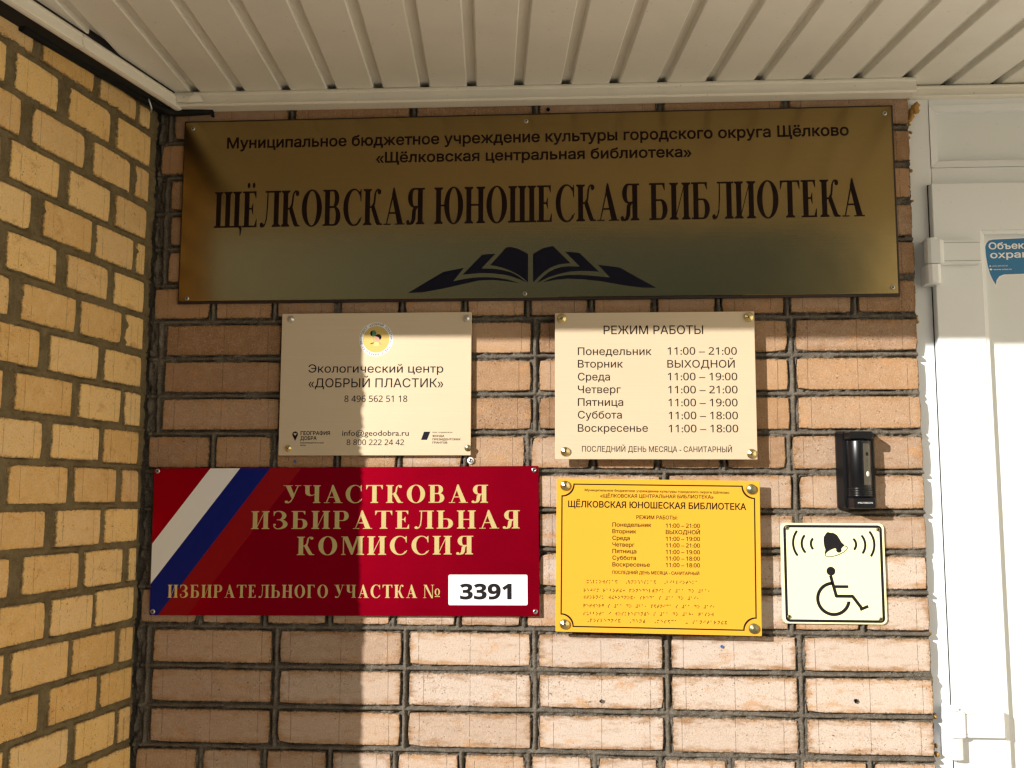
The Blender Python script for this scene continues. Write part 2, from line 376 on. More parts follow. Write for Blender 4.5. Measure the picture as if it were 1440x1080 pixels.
# crumbs and foam along the reveal beside the door frame
bm = bmesh.new(); fr = random.Random(8)
for (u, z, r) in [(1.566, 2.285, .011), (1.560, 2.272, .008), (1.556, 2.262, .006), (1.554, 2.25, .004), (1.556, 2.235, .005), (1.553, 2.222, .003), (1.555, 2.155, .004), (1.5545, 2.09, .003), (1.554, 1.853, .005), (1.553, 1.846, .004), (1.552, 1.622, .0025), (1.552, 1.548, .003), (1.552, 1.47, .003), (1.552, 1.24, .0035), (1.552, 1.16, .003), (1.554, 1.09, .004), (1.556, 1.018, .006), (1.555, 1.035, .004)]:
    for _ in range(3):
        rr = r*fr.uniform(.5, .9); mt = Matrix.Translation((u+fr.uniform(-.5, .5)*r*.7, .010+fr.uniform(-.2, .5)*r, z+fr.uniform(-1, 1)*r*.8))
        g = bmesh.ops.create_icosphere(bm, subdivisions=2, radius=rr, matrix=mt)
        for v in g['verts']: v.co += Vector([fr.uniform(-.22, .22)*rr for _ in range(3)])
o = from_bm('sealing_foam', bm, FOAM, front, True); o['kind'] = 'stuff'

# --- the pier on the left, splayed by a few degrees
ANG = .1281; LS = .520
pier = wall_root('brick_wall', (0, 0, 0), rad(90)-ANG, 'ochre brick side wall of short bricks with wide flat joints in shade', 'wall')
# the wall's own X must run along the wall so that its face looks into the porch: X from the outer end to the corner
pier.rotation_euler = (0, 0, math.atan2(math.cos(ANG), math.sin(ANG)))
LJ = {-6: [(.3909, .0271), (.2208, .025), (.0795, .0155)], -5: [(.3158, .0363), (.1604, .0265)], -4: [(.4093, .034), (.2334, .0282), (.0897, .0218)],
      -3: [(.3019, .033), (.1514, .0225)], -2: [(.3678, .0354), (.2058, .0173), (.0678, .0111)], -1: [(.2949, .033), (.145, .0244)],
      0: [(.4105, .0363), (.2412, .0165), (.0959, .0128)], 1: [(.3281, .0298), (.163, .0238)], 2: [(.4132, .0329), (.2368, .0255), (.0879, .017)],
      3: [(.3111, .03), (.15, .0159)], 4: [(.4138, .0295), (.2355, .0199), (.0864, .019)], 5: [(.2876, .0339), (.135, .014)],
      6: [(.3711, .0384), (.1922, .0225), (.0517, .0216)], 7: [(.2818, .0169), (.1481, .0097)], 8: [(.3782, .0211), (.2136, .0108), (.0689, .0169)],
      9: [(.2802, .0285), (.1227, .0139)], 10: [(.3683, .0151), (.1973, .0256), (.0583, .0105)]}
ZL = ZK+.0075; JL = .0118
prects, phj, pvj, erects, ehj = [], [], [], [], []
for k in range(-6, KMAX+1):
    z1 = ZL-.077*k-JL/2; z0 = max(.004, ZL-.077*(k+1)+JL/2)
    if k == -6: z1 = 2.300
    L = sorted(LJ.get(k) or [(s+rg.uniform(-.01, .01), rg.uniform(.012, .032)) for s in ((.08, .235, .395) if k % 2 == 0 else (.15, .305))])
    if L[-1][0] < .36: L.append((min(L[-1][0]+.155, .455), .026))
    start = .031-max(0, (k+3))*.0016+rg.uniform(-.003, .003)
    edges = [start]+[v for s, w in L for v in (s-w*.44, s+w*.44)]+[LS-rg.uniform(0, .002)]
    for a, b in zip(edges[::2], edges[1::2]):
        if b-a > .012: prects.append((LS-b, LS-a, z0+rg.uniform(-.0015, .0015), z1+rg.uniform(-.0015, .0015)))
    phj.append(ZL-.077*k)
    for s, w in L: pvj.append((LS-s, z0-JL/2, z1+JL/2))
    ejs = [0, .12, .25] if k % 2 else [0, .25]
    for a, b in zip(ejs, ejs[1:]): erects.append((a+(.006 if a else 0), b-(.006 if b < .25 else 0), z0, z1))
# local frame: X = LS - s, shifted so that the object's origin sits at the outer end
pier.location = (-math.sin(ANG)*LS, -math.cos(ANG)*LS, 0)
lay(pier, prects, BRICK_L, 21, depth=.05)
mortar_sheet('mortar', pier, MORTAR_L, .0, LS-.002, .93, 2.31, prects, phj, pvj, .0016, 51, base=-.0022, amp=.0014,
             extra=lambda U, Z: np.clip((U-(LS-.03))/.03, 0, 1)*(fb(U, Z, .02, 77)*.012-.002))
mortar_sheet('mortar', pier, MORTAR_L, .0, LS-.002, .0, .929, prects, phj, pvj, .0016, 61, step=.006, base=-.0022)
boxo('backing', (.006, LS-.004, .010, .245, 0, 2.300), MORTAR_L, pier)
for i, (a, b, z0, z1) in enumerate(erects):                       # the pier's street end
    me = brick_mesh(b-a, z1-z0, .0055, rg); o = link('brick', me, BRICK_L, pier)
    o.rotation_euler = (0, 0, -math.pi/2); o.location = (0.0005, (a+b)/2, (z0+z1)/2); o['tint'] = rg.random(); o['bleach'] = rg.random()*.3; o['stretcher'] = 0.0

# ------------------------------------------------------------------ canopy over the porch
canopy = empty('canopy', (.757, -.035, 2.334), (0, -.0, 0), 'cream metal panelled canopy soffit with ivory trim strips above the doorway', 'canopy')
canopy.rotation_euler = (0, .0045, 0)                               # sags a little towards the door
PD = Vector((-.08937, .99488, .04714)); XD = Vector((1, 0, 0)); ND = XD.cross(PD).normalized()   # ND points up
SLEN = .822; PITCHP = .0968
def cpt(u, t, h): return XD*u+PD*t+ND*h                             # u across, t along the panels (0 at the wall), h above the face
pprof = [(-.0190, .0110), (-.0012, .0110), (.0004, .0015), (.0028, 0), (.0760, 0), (.0776, .0016), (.0778, .0112), (.0792, .0120), (-.0190, .0122)]
vs, fs = [], []
NT = 6
for i in range(NT):
    t = .072-(SLEN+.072)*i/(NT-1)
    for a, b in pprof: vs.append(tuple(cpt(a, t, b)))
n = len(pprof)
for i in range(NT-1):
    for j in range(n): fs.append((i*n+j, i*n+(j+1) % n, (i+1)*n+(j+1) % n, (i+1)*n+j))
fs += [tuple(range(n)), tuple(range((NT-1)*n, NT*n))[::-1]]
pan_me = bpy.data.meshes.new('ceiling_panel'); pan_me.from_pydata(vs, [], fs); pan_me.update(); pan_me.materials.append(SOFFIT)
bmt = bmesh.new(); bmt.from_mesh(pan_me); bmesh.ops.recalc_face_normals(bmt, faces=bmt.faces); bmt.to_mesh(pan_me); bmt.free()
prg = random.Random(4)
first = None
for i in range(-14, 27):
    o = link('ceiling_panel', pan_me, None, canopy)
    o.location = (.078+.019+PITCHP*i-.757, .0, prg.uniform(-.0006, .0006)); o.rotation_euler = (prg.uniform(-.0012, .0012), prg.uniform(-.004, .004), 0)
# longer panels continue over the recess of the door
def slab(u0, u1, t0, t1, h0, h1, name, mat, bev=0):
    vs = [tuple(cpt(u, t, h)) for u in (u0, u1) for t in (t0, t1) for h in (h0, h1)]
    return from_py(name, vs, [(0, 1, 3, 2), (4, 6, 7, 5), (0, 4, 5, 1), (2, 3, 7, 6), (0, 2, 6, 4), (1, 5, 7, 3)], mat, canopy)
slab(-2.15, 1.895, -SLEN-.01, .36, .030, .12, 'roof_slab', RUBBER)
slab(-2.15, 1.895, -SLEN-.035, -SLEN+.001, -.014, .16, 'fascia', TRIM)
# trim along the plate wall, in two lengths
tp = [(.0, .0), (-.002, -.0035), (-.0015, -.0065), (.0005, -.0085), (.001, -.0235), (-.0015, -.0245), (-.002, -.0275), (.002, -.0305), (.034, -.0305), (.034, .0)]
extrude_profile('trim_strip', tp, .036-.757, 1.557-.757, lambda a, b, t: (t, a, b), TRIM, canopy)
extrude_profile('trim_strip', [(a+.043, b*.8-.0003) for a, b in tp[:-2]]+[(.066, -.0247), (.066, 0)], 1.5585-.757, 2.504-.757, lambda a, b, t: (t, a, b), TRIM, canopy)
# trim along the splayed side wall, the shaded gap behind it painted as a black block
cu, su = math.cos(ANG), math.sin(ANG)
def lw(s, off, z): return (-s*su+off*cu-.757, -s*cu-off*su+.035, z-2.334)
lp = [(.050, .0), (.054, -.004), (.055, -.008), (.0535, -.010), (.0545, -.024), (.0575, -.026), (.057, -.029), (.050, -.031), (.044, -.030), (.044, 0)]
def ltr(a, b, t): p = lw(t, a, 2.331+b-(.0472*t)); return p
extrude_profile('trim_strip', lp, .013, .345, ltr, TRIM, canopy)
extrude_profile('trim_strip', lp, .3475, .56, lambda a, b, t: ltr(a+.0006, b-.0008, t), TRIM, canopy)
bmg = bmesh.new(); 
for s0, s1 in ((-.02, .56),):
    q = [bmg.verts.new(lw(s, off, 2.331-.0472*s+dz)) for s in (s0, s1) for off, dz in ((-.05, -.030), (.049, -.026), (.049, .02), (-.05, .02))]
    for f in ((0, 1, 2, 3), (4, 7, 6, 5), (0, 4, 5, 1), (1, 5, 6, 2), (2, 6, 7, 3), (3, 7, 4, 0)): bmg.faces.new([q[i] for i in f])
from_bm('gap_shade', bmg, CAVITY_BLACK, canopy)  # no real filler: the cavity's shade is put in as black
# torn flap of trim in the corner
from_py('trim_scrap', [tuple(Vector(p)-Vector((.757, -.035, 2.334))) for p in [(.050, -.040, 2.326), (.092, -.043, 2.330), (.104, -.041, 2.321), (.108, -.038, 2.311), (.075, -.040, 2.3085), (.052, -.038, 2.311), (.085, -.046, 2.320)]],
        [(0, 1, 6), (1, 2, 6), (2, 3, 6), (3, 4, 6), (4, 5, 6), (5, 0, 6)], TRIM, canopy)

# black cable that runs down from the corner and along the top of the wall
def tube(name, pts, r, mat, parent=None, seg=8):
    cv = bpy.data.curves.new(name, 'CURVE'); cv.dimensions = '3D'; sp = cv.splines.new('NURBS'); sp.points.add(len(pts)-1)
    for p, q in zip(sp.points, pts): p.co = (*q, 1)
    sp.use_endpoint_u = True; sp.order_u = 3; cv.bevel_depth = r; cv.bevel_resolution = 3; cv.resolution_u = 6; cv.use_fill_caps = True
    t = bpy.data.objects.new(name, cv); COL.objects.link(t); dg = bpy.context.evaluated_depsgraph_get()
    me = bpy.data.meshes.new_from_object(t.evaluated_get(dg)); bpy.data.objects.remove(t); me.name = name
    for p in me.polygons: p.use_smooth = True
    return link(name, me, mat, parent)
cb = tube('cable', [(-.052, -.44, 2.285), (-.028, -.26, 2.296), (.006, -.07, 2.302), (.030, -.018, 2.300), (.055, -.012, 2.301), (.085, -.010, 2.3035), (.118, -.006, 2.307)], .0075, RUBBER)
tag(cb, 'thick black cable tucked under the trim in the dark corner of the porch', 'cable')
cb = tube('wire', [(.012, -.085, 2.303), (.016, -.080, 2.291), (.013, -.070, 2.281), (.008, -.062, 2.286), (.010, -.060, 2.297)], .0016, STEEL)
tag(cb, 'short loop of bare grey wire poking out under the corner trim', 'wire')

# ------------------------------------------------------------------ the door
door = empty('door', (1.556, .022, 0), (0, 0, 0), 'white plastic entrance door with transom panel and surface hinges', 'door')
X0 = 1.556
def dbox(name, x0, x1, y0, y1, z0, z1, mat=PVC, parent=door, bev=.0012):
    return boxo(name, (x0-X0, x1-X0, y0-.022, y1-.022, z0, z1), mat, parent, bev, 2)
DZ = 2.332
dbox('frame', 1.549, 1.5975, .022, .09, 0, DZ); dbox('frame', 2.4425, 2.50, .022, .09, 0, DZ)
dbox('frame', 1.5985, 2.4415, .0225, .09, 2.293, 2.332); dbox('transom_bar', 1.5985, 2.4415, .0225, .09, 2.100, 2.1620)
def bead(name, x0, x1, z0, z1, w, y0, y1, mat=PVC, parent=door, ox=X0, oy=.022):
    """a mitred bead round an opening: four bevelled strips, each its own piece"""
    out = [(x0, z0), (x1, z0), (x1, z1), (x0, z1)]; inn = [(x0+w, z0+w), (x1-w, z0+w), (x1-w, z1-w), (x0+w, z1-w)]
    g = .0003
    for i in range(4):
        j = (i+1) % 4; a, b, c, d = out[i], out[j], inn[j], inn[i]
        dx, dz = ((1, 0), (0, 1), (-1, 0), (0, -1))[i]
        a = (a[0]+dx*g, a[1]+dz*g); d = (d[0]+dx*g, d[1]+dz*g); b = (b[0]-dx*g, b[1]-dz*g); c = (c[0]-dx*g, c[1]-dz*g)
        vs = [(p[0]-ox, y-oy, p[1]) for y, ps in ((y0, (a, b)), (y0+.0015, (c, d)), (y1, (c, d)), (y1+.004, (a, b))) for p in ps]
        # 0a 1b | 2c 3d | 4c 5d | 6a 7b
        from_py(name, vs, [(0, 1, 2, 3), (3, 2, 4, 5), (5, 4, 7, 6), (0, 6, 7, 1), (0, 3, 5, 6), (1, 7, 4, 2)], mat, parent)
bead('glazing_bead', 1.5982, 2.4418, 2.1623, 2.2928, .0135, .0205, .037)
dbox('transom_panel', 1.600, 2.440, .036, .06, 2.164, 2.291, PVC2, door, 0)
lv, lf = [], []
for y, g in ((.0035, 0), (.002, .0012), (.002, -.0012), (.0035, 0), (.0205, 0), (.0205, 0)):
    pass
def rectloop(x0, x1, z0, z1, y): return [(x0-X0, y-.022, z0), (x1-X0, y-.022, z0), (x1-X0, y-.022, z1), (x0-X0, y-.022, z1)]
for R_ in ((1.5895, 2.4505, .012, 2.1236, .0205), (1.5895, 2.4505, .012, 2.1236, .0035), (1.5909, 2.4491, .0134, 2.1222, .002), (1.6805, 2.3595, .1137, 2.0278, .002), (1.6817, 2.3583, .1149, 2.0266, .0032), (1.6817, 2.3583, .1149, 2.0266, .0205)): lv += rectloop(*R_)
for k in range(5):
    for i in range(4): lf.append((k*4+i, k*4+(i+1) % 4, k*4+4+(i+1) % 4, k*4+4+i))
lo = from_py('door_leaf', lv, lf, PVC, door)
bead('glazing_bead', 1.6818, 2.3582, .1155, 2.0262, .0065, .0035, .0178)
dbox('door_panel', 1.684, 2.356, .0182, .0208, .117, 2.0245, PVC2, door, 0)
dbox('door_panel_core', 1.5995, 2.4405, .0215, .05, .012, 2.099, RUBBER, door, 0)
dbox('seal', 1.5878, 1.5984, .0208, .0218, .012, 2.126, RUBBER, door, 0)
h = dbox('handle', 2.385, 2.415, -.006, .0018, .98, 1.2, STEEL, door, .004); hb = boxo('lever', (2.30-X0, 2.402-X0, -.05-.022, -.036-.022, 1.11, 1.128), STEEL, h, .005, 2)
bmn = bmesh.new(); lathe(bmn, [(.007, 0), (.007, .044)], 2.400-X0, 1.119, -.006-.022, 12); from_bm('spindle', bmn, STEEL, h)
def hinge(ztop):
    hg = empty('hinge', (1.569-X0, -.020, ztop)); hg.parent = door
    # the strap over the leaf: flat plate with a rounded knuckle end, thicker in the first third
    prof = [(.0, .0), (.0, -.012), (.002, -.018), (.007, -.0215), (.024, -.0225), (.030, -.0205), (.034, -.0145), (.1035, -.0145), (.1050, -.013), (.1050, .0)]
    ob = extrude_profile('strap', prof, -.0485, -.001, lambda a, b, t: (a, b, t), PVC, hg)
    bmb = bmesh.new(); bmb.from_mesh(ob.data); bmesh.ops.recalc_face_normals(bmb, faces=bmb.faces)
    es = [e for e in bmb.edges if len(e.link_faces) == 2 and e.calc_face_angle(0) > 1.2]
    bmesh.ops.bevel(bmb, geom=es, offset=.0016, segments=2, affect='EDGES'); bmb.to_mesh(ob.data); bmb.free()
    for z in (-.0065, -.0430): boxo('cover_line', (.034, .1035, -.0149, -.0140, z-.0005, z+.0005), M_LINE, hg)
    kp = [(-.001, .022), (-.001, -.011), (.002, -.017), (.008, -.0205), (.019, -.0205), (.0255, -.017), (.027, -.010), (.027, .0215)]
    extrude_profile('knuckle', kp, -.088, -.0500, lambda a, b, t: (a, b, t), PVC, hg)
    extrude_profile('knuckle', [(a*.8+.002, b*.8) for a, b in kp], .0, .004, lambda a, b, t: (a, b, t), PVC, hg)
M_LINE = M('grey_seam', (.30, .30, .29), .5).m
for z in (2.005, 1.1035, .22): hinge(z)

# ------------------------------------------------------------------ flat shapes: painter's algorithm on a triangulation
def flat(shapes, subs=None):
    """shapes: [(+1/-1, [(x, z), ...])] painted in order; returns verts, tris"""
    vs, faces = [], []
    for s, p in shapes:
        if sum(a[0]*b[1]-b[0]*a[1] for a, b in zip(p, p[1:]+p[:1])) < 0: p = p[::-1]
        faces.append(list(range(len(vs), len(vs)+len(p)))); vs += [Vector((x, z)) for x, z in p]
    v, e, f, ov, oe, of = delaunay_2d_cdt(vs, [], faces, 1, 1e-6)
    tris = [t for t, o in zip(f, of) if o and shapes[max(o)][0] > 0]
    return [(p.x, p.y) for p in v], tris
def flat_mesh(name, groups, mat, parent, y):
    V, F = [], []
    for shapes in groups:
        v, f = flat(shapes); k = len(V); V += [(a, y, b) for a, b in v]; F += [tuple(reversed([i+k for i in t])) if ((v[t[1]][0]-v[t[0]][0])*(v[t[2]][1]-v[t[0]][1])-(v[t[2]][0]-v[t[0]][0])*(v[t[1]][1]-v[t[0]][1])) < 0 else tuple(i+k for i in t) for t in f]
    return from_py(name, V, F, mat, parent)
def ell(cx, cy, rx, ry, a0=0, a1=360, n=28):
    m = max(3, int(n*abs(a1-a0)/360)); full = abs(a1-a0) >= 360
    return [(cx+rx*math.cos(rad(a0+(a1-a0)*i/m)), cy+ry*math.sin(rad(a0+(a1-a0)*i/m))) for i in range(m if full else m+1)]
def rc(x0, z0, x1, z1): return [(x0, z0), (x1, z0), (x1, z1), (x0, z1)]
def rrect(w, h, r, n=5, cx=0, cz=0):
    o = []
    for sx, sz, a in ((1, -1, -90), (1, 1, 0), (-1, 1, 90), (-1, -1, 180)):
        o += [(cx+sx*(w/2-r)+r*math.cos(rad(a+90*i/n)), cz+sz*(h/2-r)+r*math.sin(rad(a+90*i/n))) for i in range(n+1)]
    return o
def stroke(pts, w):
    """polyline as butt-ended quads and round joints -> list of positive shapes"""
    o = []
    for (x0, z0), (x1, z1) in zip(pts, pts[1:]):
        l = math.hypot(x1-x0, z1-z0); nx, nz = -(z1-z0)/l*w/2, (x1-x0)/l*w/2
        o.append((1, [(x0+nx, z0+nz), (x1+nx, z1+nz), (x1-nx, z1-nz), (x0-nx, z0-nz)]))
    for x, z in pts[1:-1]: o.append((1, ell(x, z, w/2, w/2, n=10)))
    return o
# serif capitals, cap height 1
S, H, SE, ST = .200, .048, .075, .032
def stem(x, z0=0, z1=1, top=1, bot=1, w=S):
    o = [(1, rc(x, z0, x+w, z1))]
    for on, z, d in ((bot, z0, 1), (top, z1, -1)):
        if on: o.append((1, [(x-SE, z), (x+w+SE, z), (x+w+SE, z+d*ST), (x+w, z+d*(ST+.045)), (x, z+d*(ST+.045)), (x-SE, z+d*ST)]))
    return o
def wedge(x, z, d, s=1, L=.20, w=.10):                              # hanging serif at an arm's end
    return (1, [(x, z), (x, z-d*L*s), (x-.022, z-d*L*s), (x-w, z-d*H), (x-w, z)])
def bowl(x, z0, z1, r, w=S*1.02):                                  # bowl on the right of a stem at x
    c, h = (z0+z1)/2, (z1-z0)/2
    return [(1, [(x, z0)]+ell(x+r*.42, c, r*.58+r*.0, h, -90, 90, 36)+[(x, z1)]), (-1, [(x, z0+H)]+ell(x+r*.36, c, r*.64-w, h-H, -90, 90, 30)+[(x, z1-H)])]
def ring(cx, rx, w=S*1.05): return [(1, ell(cx, .5, rx, .518, n=44)), (-1, ell(cx, .5, rx-w, .518-H*.8, n=36))]
def ball(x, z, r=.072): return (1, ell(x, z, r, r, n=14))
G = {}
G['И'] = (.84, stem(.08)+stem(.56)+[(1, [(.28, .10), (.28, .185), (.56, .90), (.56, .815)])])
G['Н'] = (.84, stem(.08)+stem(.56)+[(1, rc(.28, .48, .56, .48+H))])
def E_(x=.08): return stem(x, top=0, bot=0)+[(1, rc(x-SE, 0, x+.50, H)), (1, rc(x-SE, 1-H, x+.48, 1)), wedge(x+.48, 1, 1), wedge(x+.52, 0, -1, 1.15), (1, rc(x+S, .49, x+.36, .49+H)), (1, [(x+.34, .66), (x+.36, .66), (x+.36, .36), (x+.34, .36), (x+.29, .49), (x+.29, .538)])]
G['Е'] = (.70, E_()); G['Ё'] = (.70, E_()+[(1, ell(.24, 1.165, .058, .075, n=14)), (1, ell(.45, 1.165, .058, .075, n=14))])
def sha(): return stem(.08, bot=0)+stem(.46, bot=0)+stem(.84, bot=0)+[(1, rc(.0, 0, 1.12, H)), (1, rc(.0, 0, .1, H))]
G['Ш'] = (1.12, sha()); G['Щ'] = (1.15, sha()+[(1, [(1.02, 0), (1.02, H), (1.15, H), (1.155, -.05), (1.11, -.235), (1.085, -.235), (1.07, -.06)])])
G['Л'] = (.86, stem(.58, top=0)+[(1, rc(.22, 1-H, .86, 1)), (1, [(.295, 1), (.345, 1), (.335, .55), (.300, .20), (.22, .03), (.13, -.015), (.09, .0), (.12, .04), (.21, .10), (.26, .25), (.285, .55)]), ball(.085, .058)])
def kleg(x0): return [(1, [(x0, .50), (x0+.12, .545), (x0+.30, .16), (x0+.36, .05), (x0+.44, .035), (x0+.44, -.0), (x0+.23, 0), (x0+.17, .06), (x0+.0, .43)])]
G['К'] = (.80, stem(.08)+[(1, rc(.28, .47, .36, .52)), (1, [(.33, .47), (.33, .52), (.42, .62), (.455, .86), (.50, .95), (.57, 1.0), (.66, .995), (.66, .955), (.58, .95), (.53, .90), (.505, .70), (.48, .57), (.42, .50)]), ball(.655, .915, .075)]+kleg(.34))
G['О'] = (.88, ring(.44, .415))
G['В'] = (.78, stem(.08, top=0, bot=0)+[(1, rc(.005, 0, .35, H)), (1, rc(.005, 1-H, .33, 1))]+bowl(.28, .50-.0, 1, .38, .185)+bowl(.28, 0, .54, .44, .195)+stem(.08, top=0, bot=0))
G['С'] = (.82, [(1, ell(.45, .5, .42, .518, 48, 318, 40)+[(.64, .22), (.45, .5), (.64, .80)]), (-1, ell(.49, .5, .42-S*.8, .518-H*.9, 0, 360, 36)), (-1, [(.52, .5), (.93, .98), (.93, .03)]), (1, [(.735, .66), (.765, .66), (.765, 1.0), (.735, 1.0), (.71, .93), (.60, .965), (.60, .93), (.70, .84)]), (1, [(.48, -.017), (.60, .0), (.72, .09), (.79, .22), (.765, .235), (.68, .12), (.58, .045), (.48, .03)])])
G['А'] = (.86, [(1, [(.12, .03), (.165, .03), (.445, .90), (.41, .99)]), (1, [(.40, 1.02), (.455, 1.02), (.80, .03), (.57, .03), (.345, .82)]), (1, rc(.22, .30, .64, .30+H)), (1, rc(.02, 0, .30, ST)), (1, rc(.47, 0, .88, ST))])
G['Я'] = (.82, [(s, [(.80-x, z) for x, z in p]) for s, p in (stem(.08, top=0)+[(1, rc(.0, 1-H, .35, 1)), (1, rc(.2, 0, .24, .1))]+bowl(.28, .46, 1, .40, .19)+stem(.08, top=0)+[(1, [(.30, .47), (.42, .49), (.50, .40), (.53, .13), (.58, .045), (.67, .04), (.67, -.012), (.56, -.015), (.44, .02), (.37, .14), (.35, .38), (.29, .45)]), ball(.675, .055, .07)])])
G['Ю'] = (1.20, stem(.08)+[(1, rc(.28, .48, .5, .48+H))]+ring(.79, .385))
G['Б'] = (.77, stem(.08, top=0, bot=0)+[(1, rc(.005, 0, .35, H)), (1, rc(.005, 1-H, .60, 1)), wedge(.62, 1, 1)]+bowl(.28, 0, .56, .44, .195)+stem(.08, top=0, bot=0))
G['Т'] = (.80, stem(.30, top=0)+[(1, rc(.03, 1-H, .77, 1)), wedge(.78, 1, 1, 1.2), (1, [(.80-x, z) for x, z in wedge(.78, 1, 1, 1.2)[1]])])
G['У'] = (.80, [(1, [(.10, .97), (.33, .97), (.52, .42), (.46, .24), (.40, .24)]), (1, [(.655, .97), (.70, .97), (.46, .27), (.36, .06), (.24, -.015), (.14, .0), (.13, .035), (.22, .05), (.32, .12), (.40, .25)]), ball(.145, .065, .075), (1, rc(.0, 1-ST, .43, 1)), (1, rc(.54, 1-ST, .82, 1))])
G['Ч'] = (.80, stem(.52)+[(1, rc(.08, .62, .28, 1)), (1, rc(.005, 1-ST, .355, 1)), (1, [(.08, .64), (.28, .66), (.30, .50), (.36, .455), (.44, .46), (.52, .52), (.52, .475), (.42, .405), (.28, .39), (.14, .45), (.085, .55)])])
G['З'] = (.72, [(1, ell(.28, .745, .34, .272, -100, 100, 30)+[(.15, .9), (.2, .5)]), (1, ell(.27, .265, .41, .282, -100, 100, 30)+[(.15, .3), (.15, .1)]), (-1, ell(.24, .745, .19, .272-H, -95, 95, 24)+[(.0, 1.0), (.0, .50)]), (-1, ell(.22, .265, .255, .282-H, -95, 95, 24)+[(-.02, .5), (-.02, .0)]),
     (1, rc(.20, .49, .34, .49+H)), (1, [(.25, 1.017), (.25, .975), (.16, .94), (.09, .84), (.07, .72), (.045, .72), (.045, 1.0), (.07, 1.0), (.09, .965), (.16, 1.0)]), (1, [(.25, -.017), (.12, .02), (.05, .12), (.03, .26), (.055, .265), (.09, .16), (.16, .06), (.25, .03)]), ball(.10, .24, .055)])
G['Р'] = (.74, stem(.08, top=0)+[(1, rc(.005, 1-H, .35, 1))]+bowl(.28, .44, 1, .42, .195)+stem(.08, top=0)+[])
G['Ь'] = (.76, stem(.08, bot=0)+[(1, rc(.005, 0, .35, H))]+bowl(.28, 0, .56, .44, .195)+stem(.08, bot=0))
G['М'] = (1.04, stem(.76)+stem(.10, w=.05, top=0)+[(1, rc(.02, 1-ST, .20, 1)), (1, [(.10, 1), (.31, 1), (.56, .27), (.50, .02), (.46, .02)]), (1, [(.72, 1), (.80, 1), (.535, .02), (.49, .02), (.46, .14)])])
G['Г'] = (.68, stem(.08, top=0)+[(1, rc(.005, 1-H, .58, 1)), wedge(.60, 1, 1, 1.15)])
G['№'] = (1.42, [(1, rc(.12, .0, .165, 1)), (1, rc(.03, 0, .26, ST)), (1, [(.05, 1), (.28, 1), (.76, .0), (.76, -.02), (.66, -.02), (.12, .95), (.05, .97)]), (1, rc(.72, -.02, .765, 1)), (1, rc(.62, 1-ST, .86, 1)), (1, ell(1.12, .45, .20, .27, n=28)), (-1, ell(1.12, .45, .10, .23, n=24)), (1, rc(.92, .08, 1.32, .08+H))])
def serif_line(s, x0, x1, z, cap, slope, track):
    adv, x = [], 0
    for ch in s:
        adv.append(x); x += (.34 if ch == ' ' else G[ch][0]+track)
    tot = x-track; k = (x1-x0)/tot; out = []
    for ch, a in zip(s, adv):
        if ch == ' ': continue
        out.append([(sg, [(x0+(a+px)*k, z+pz*cap+((a+px)*k)*slope) for px, pz in p]) for sg, p in G[ch][1]])
    return out
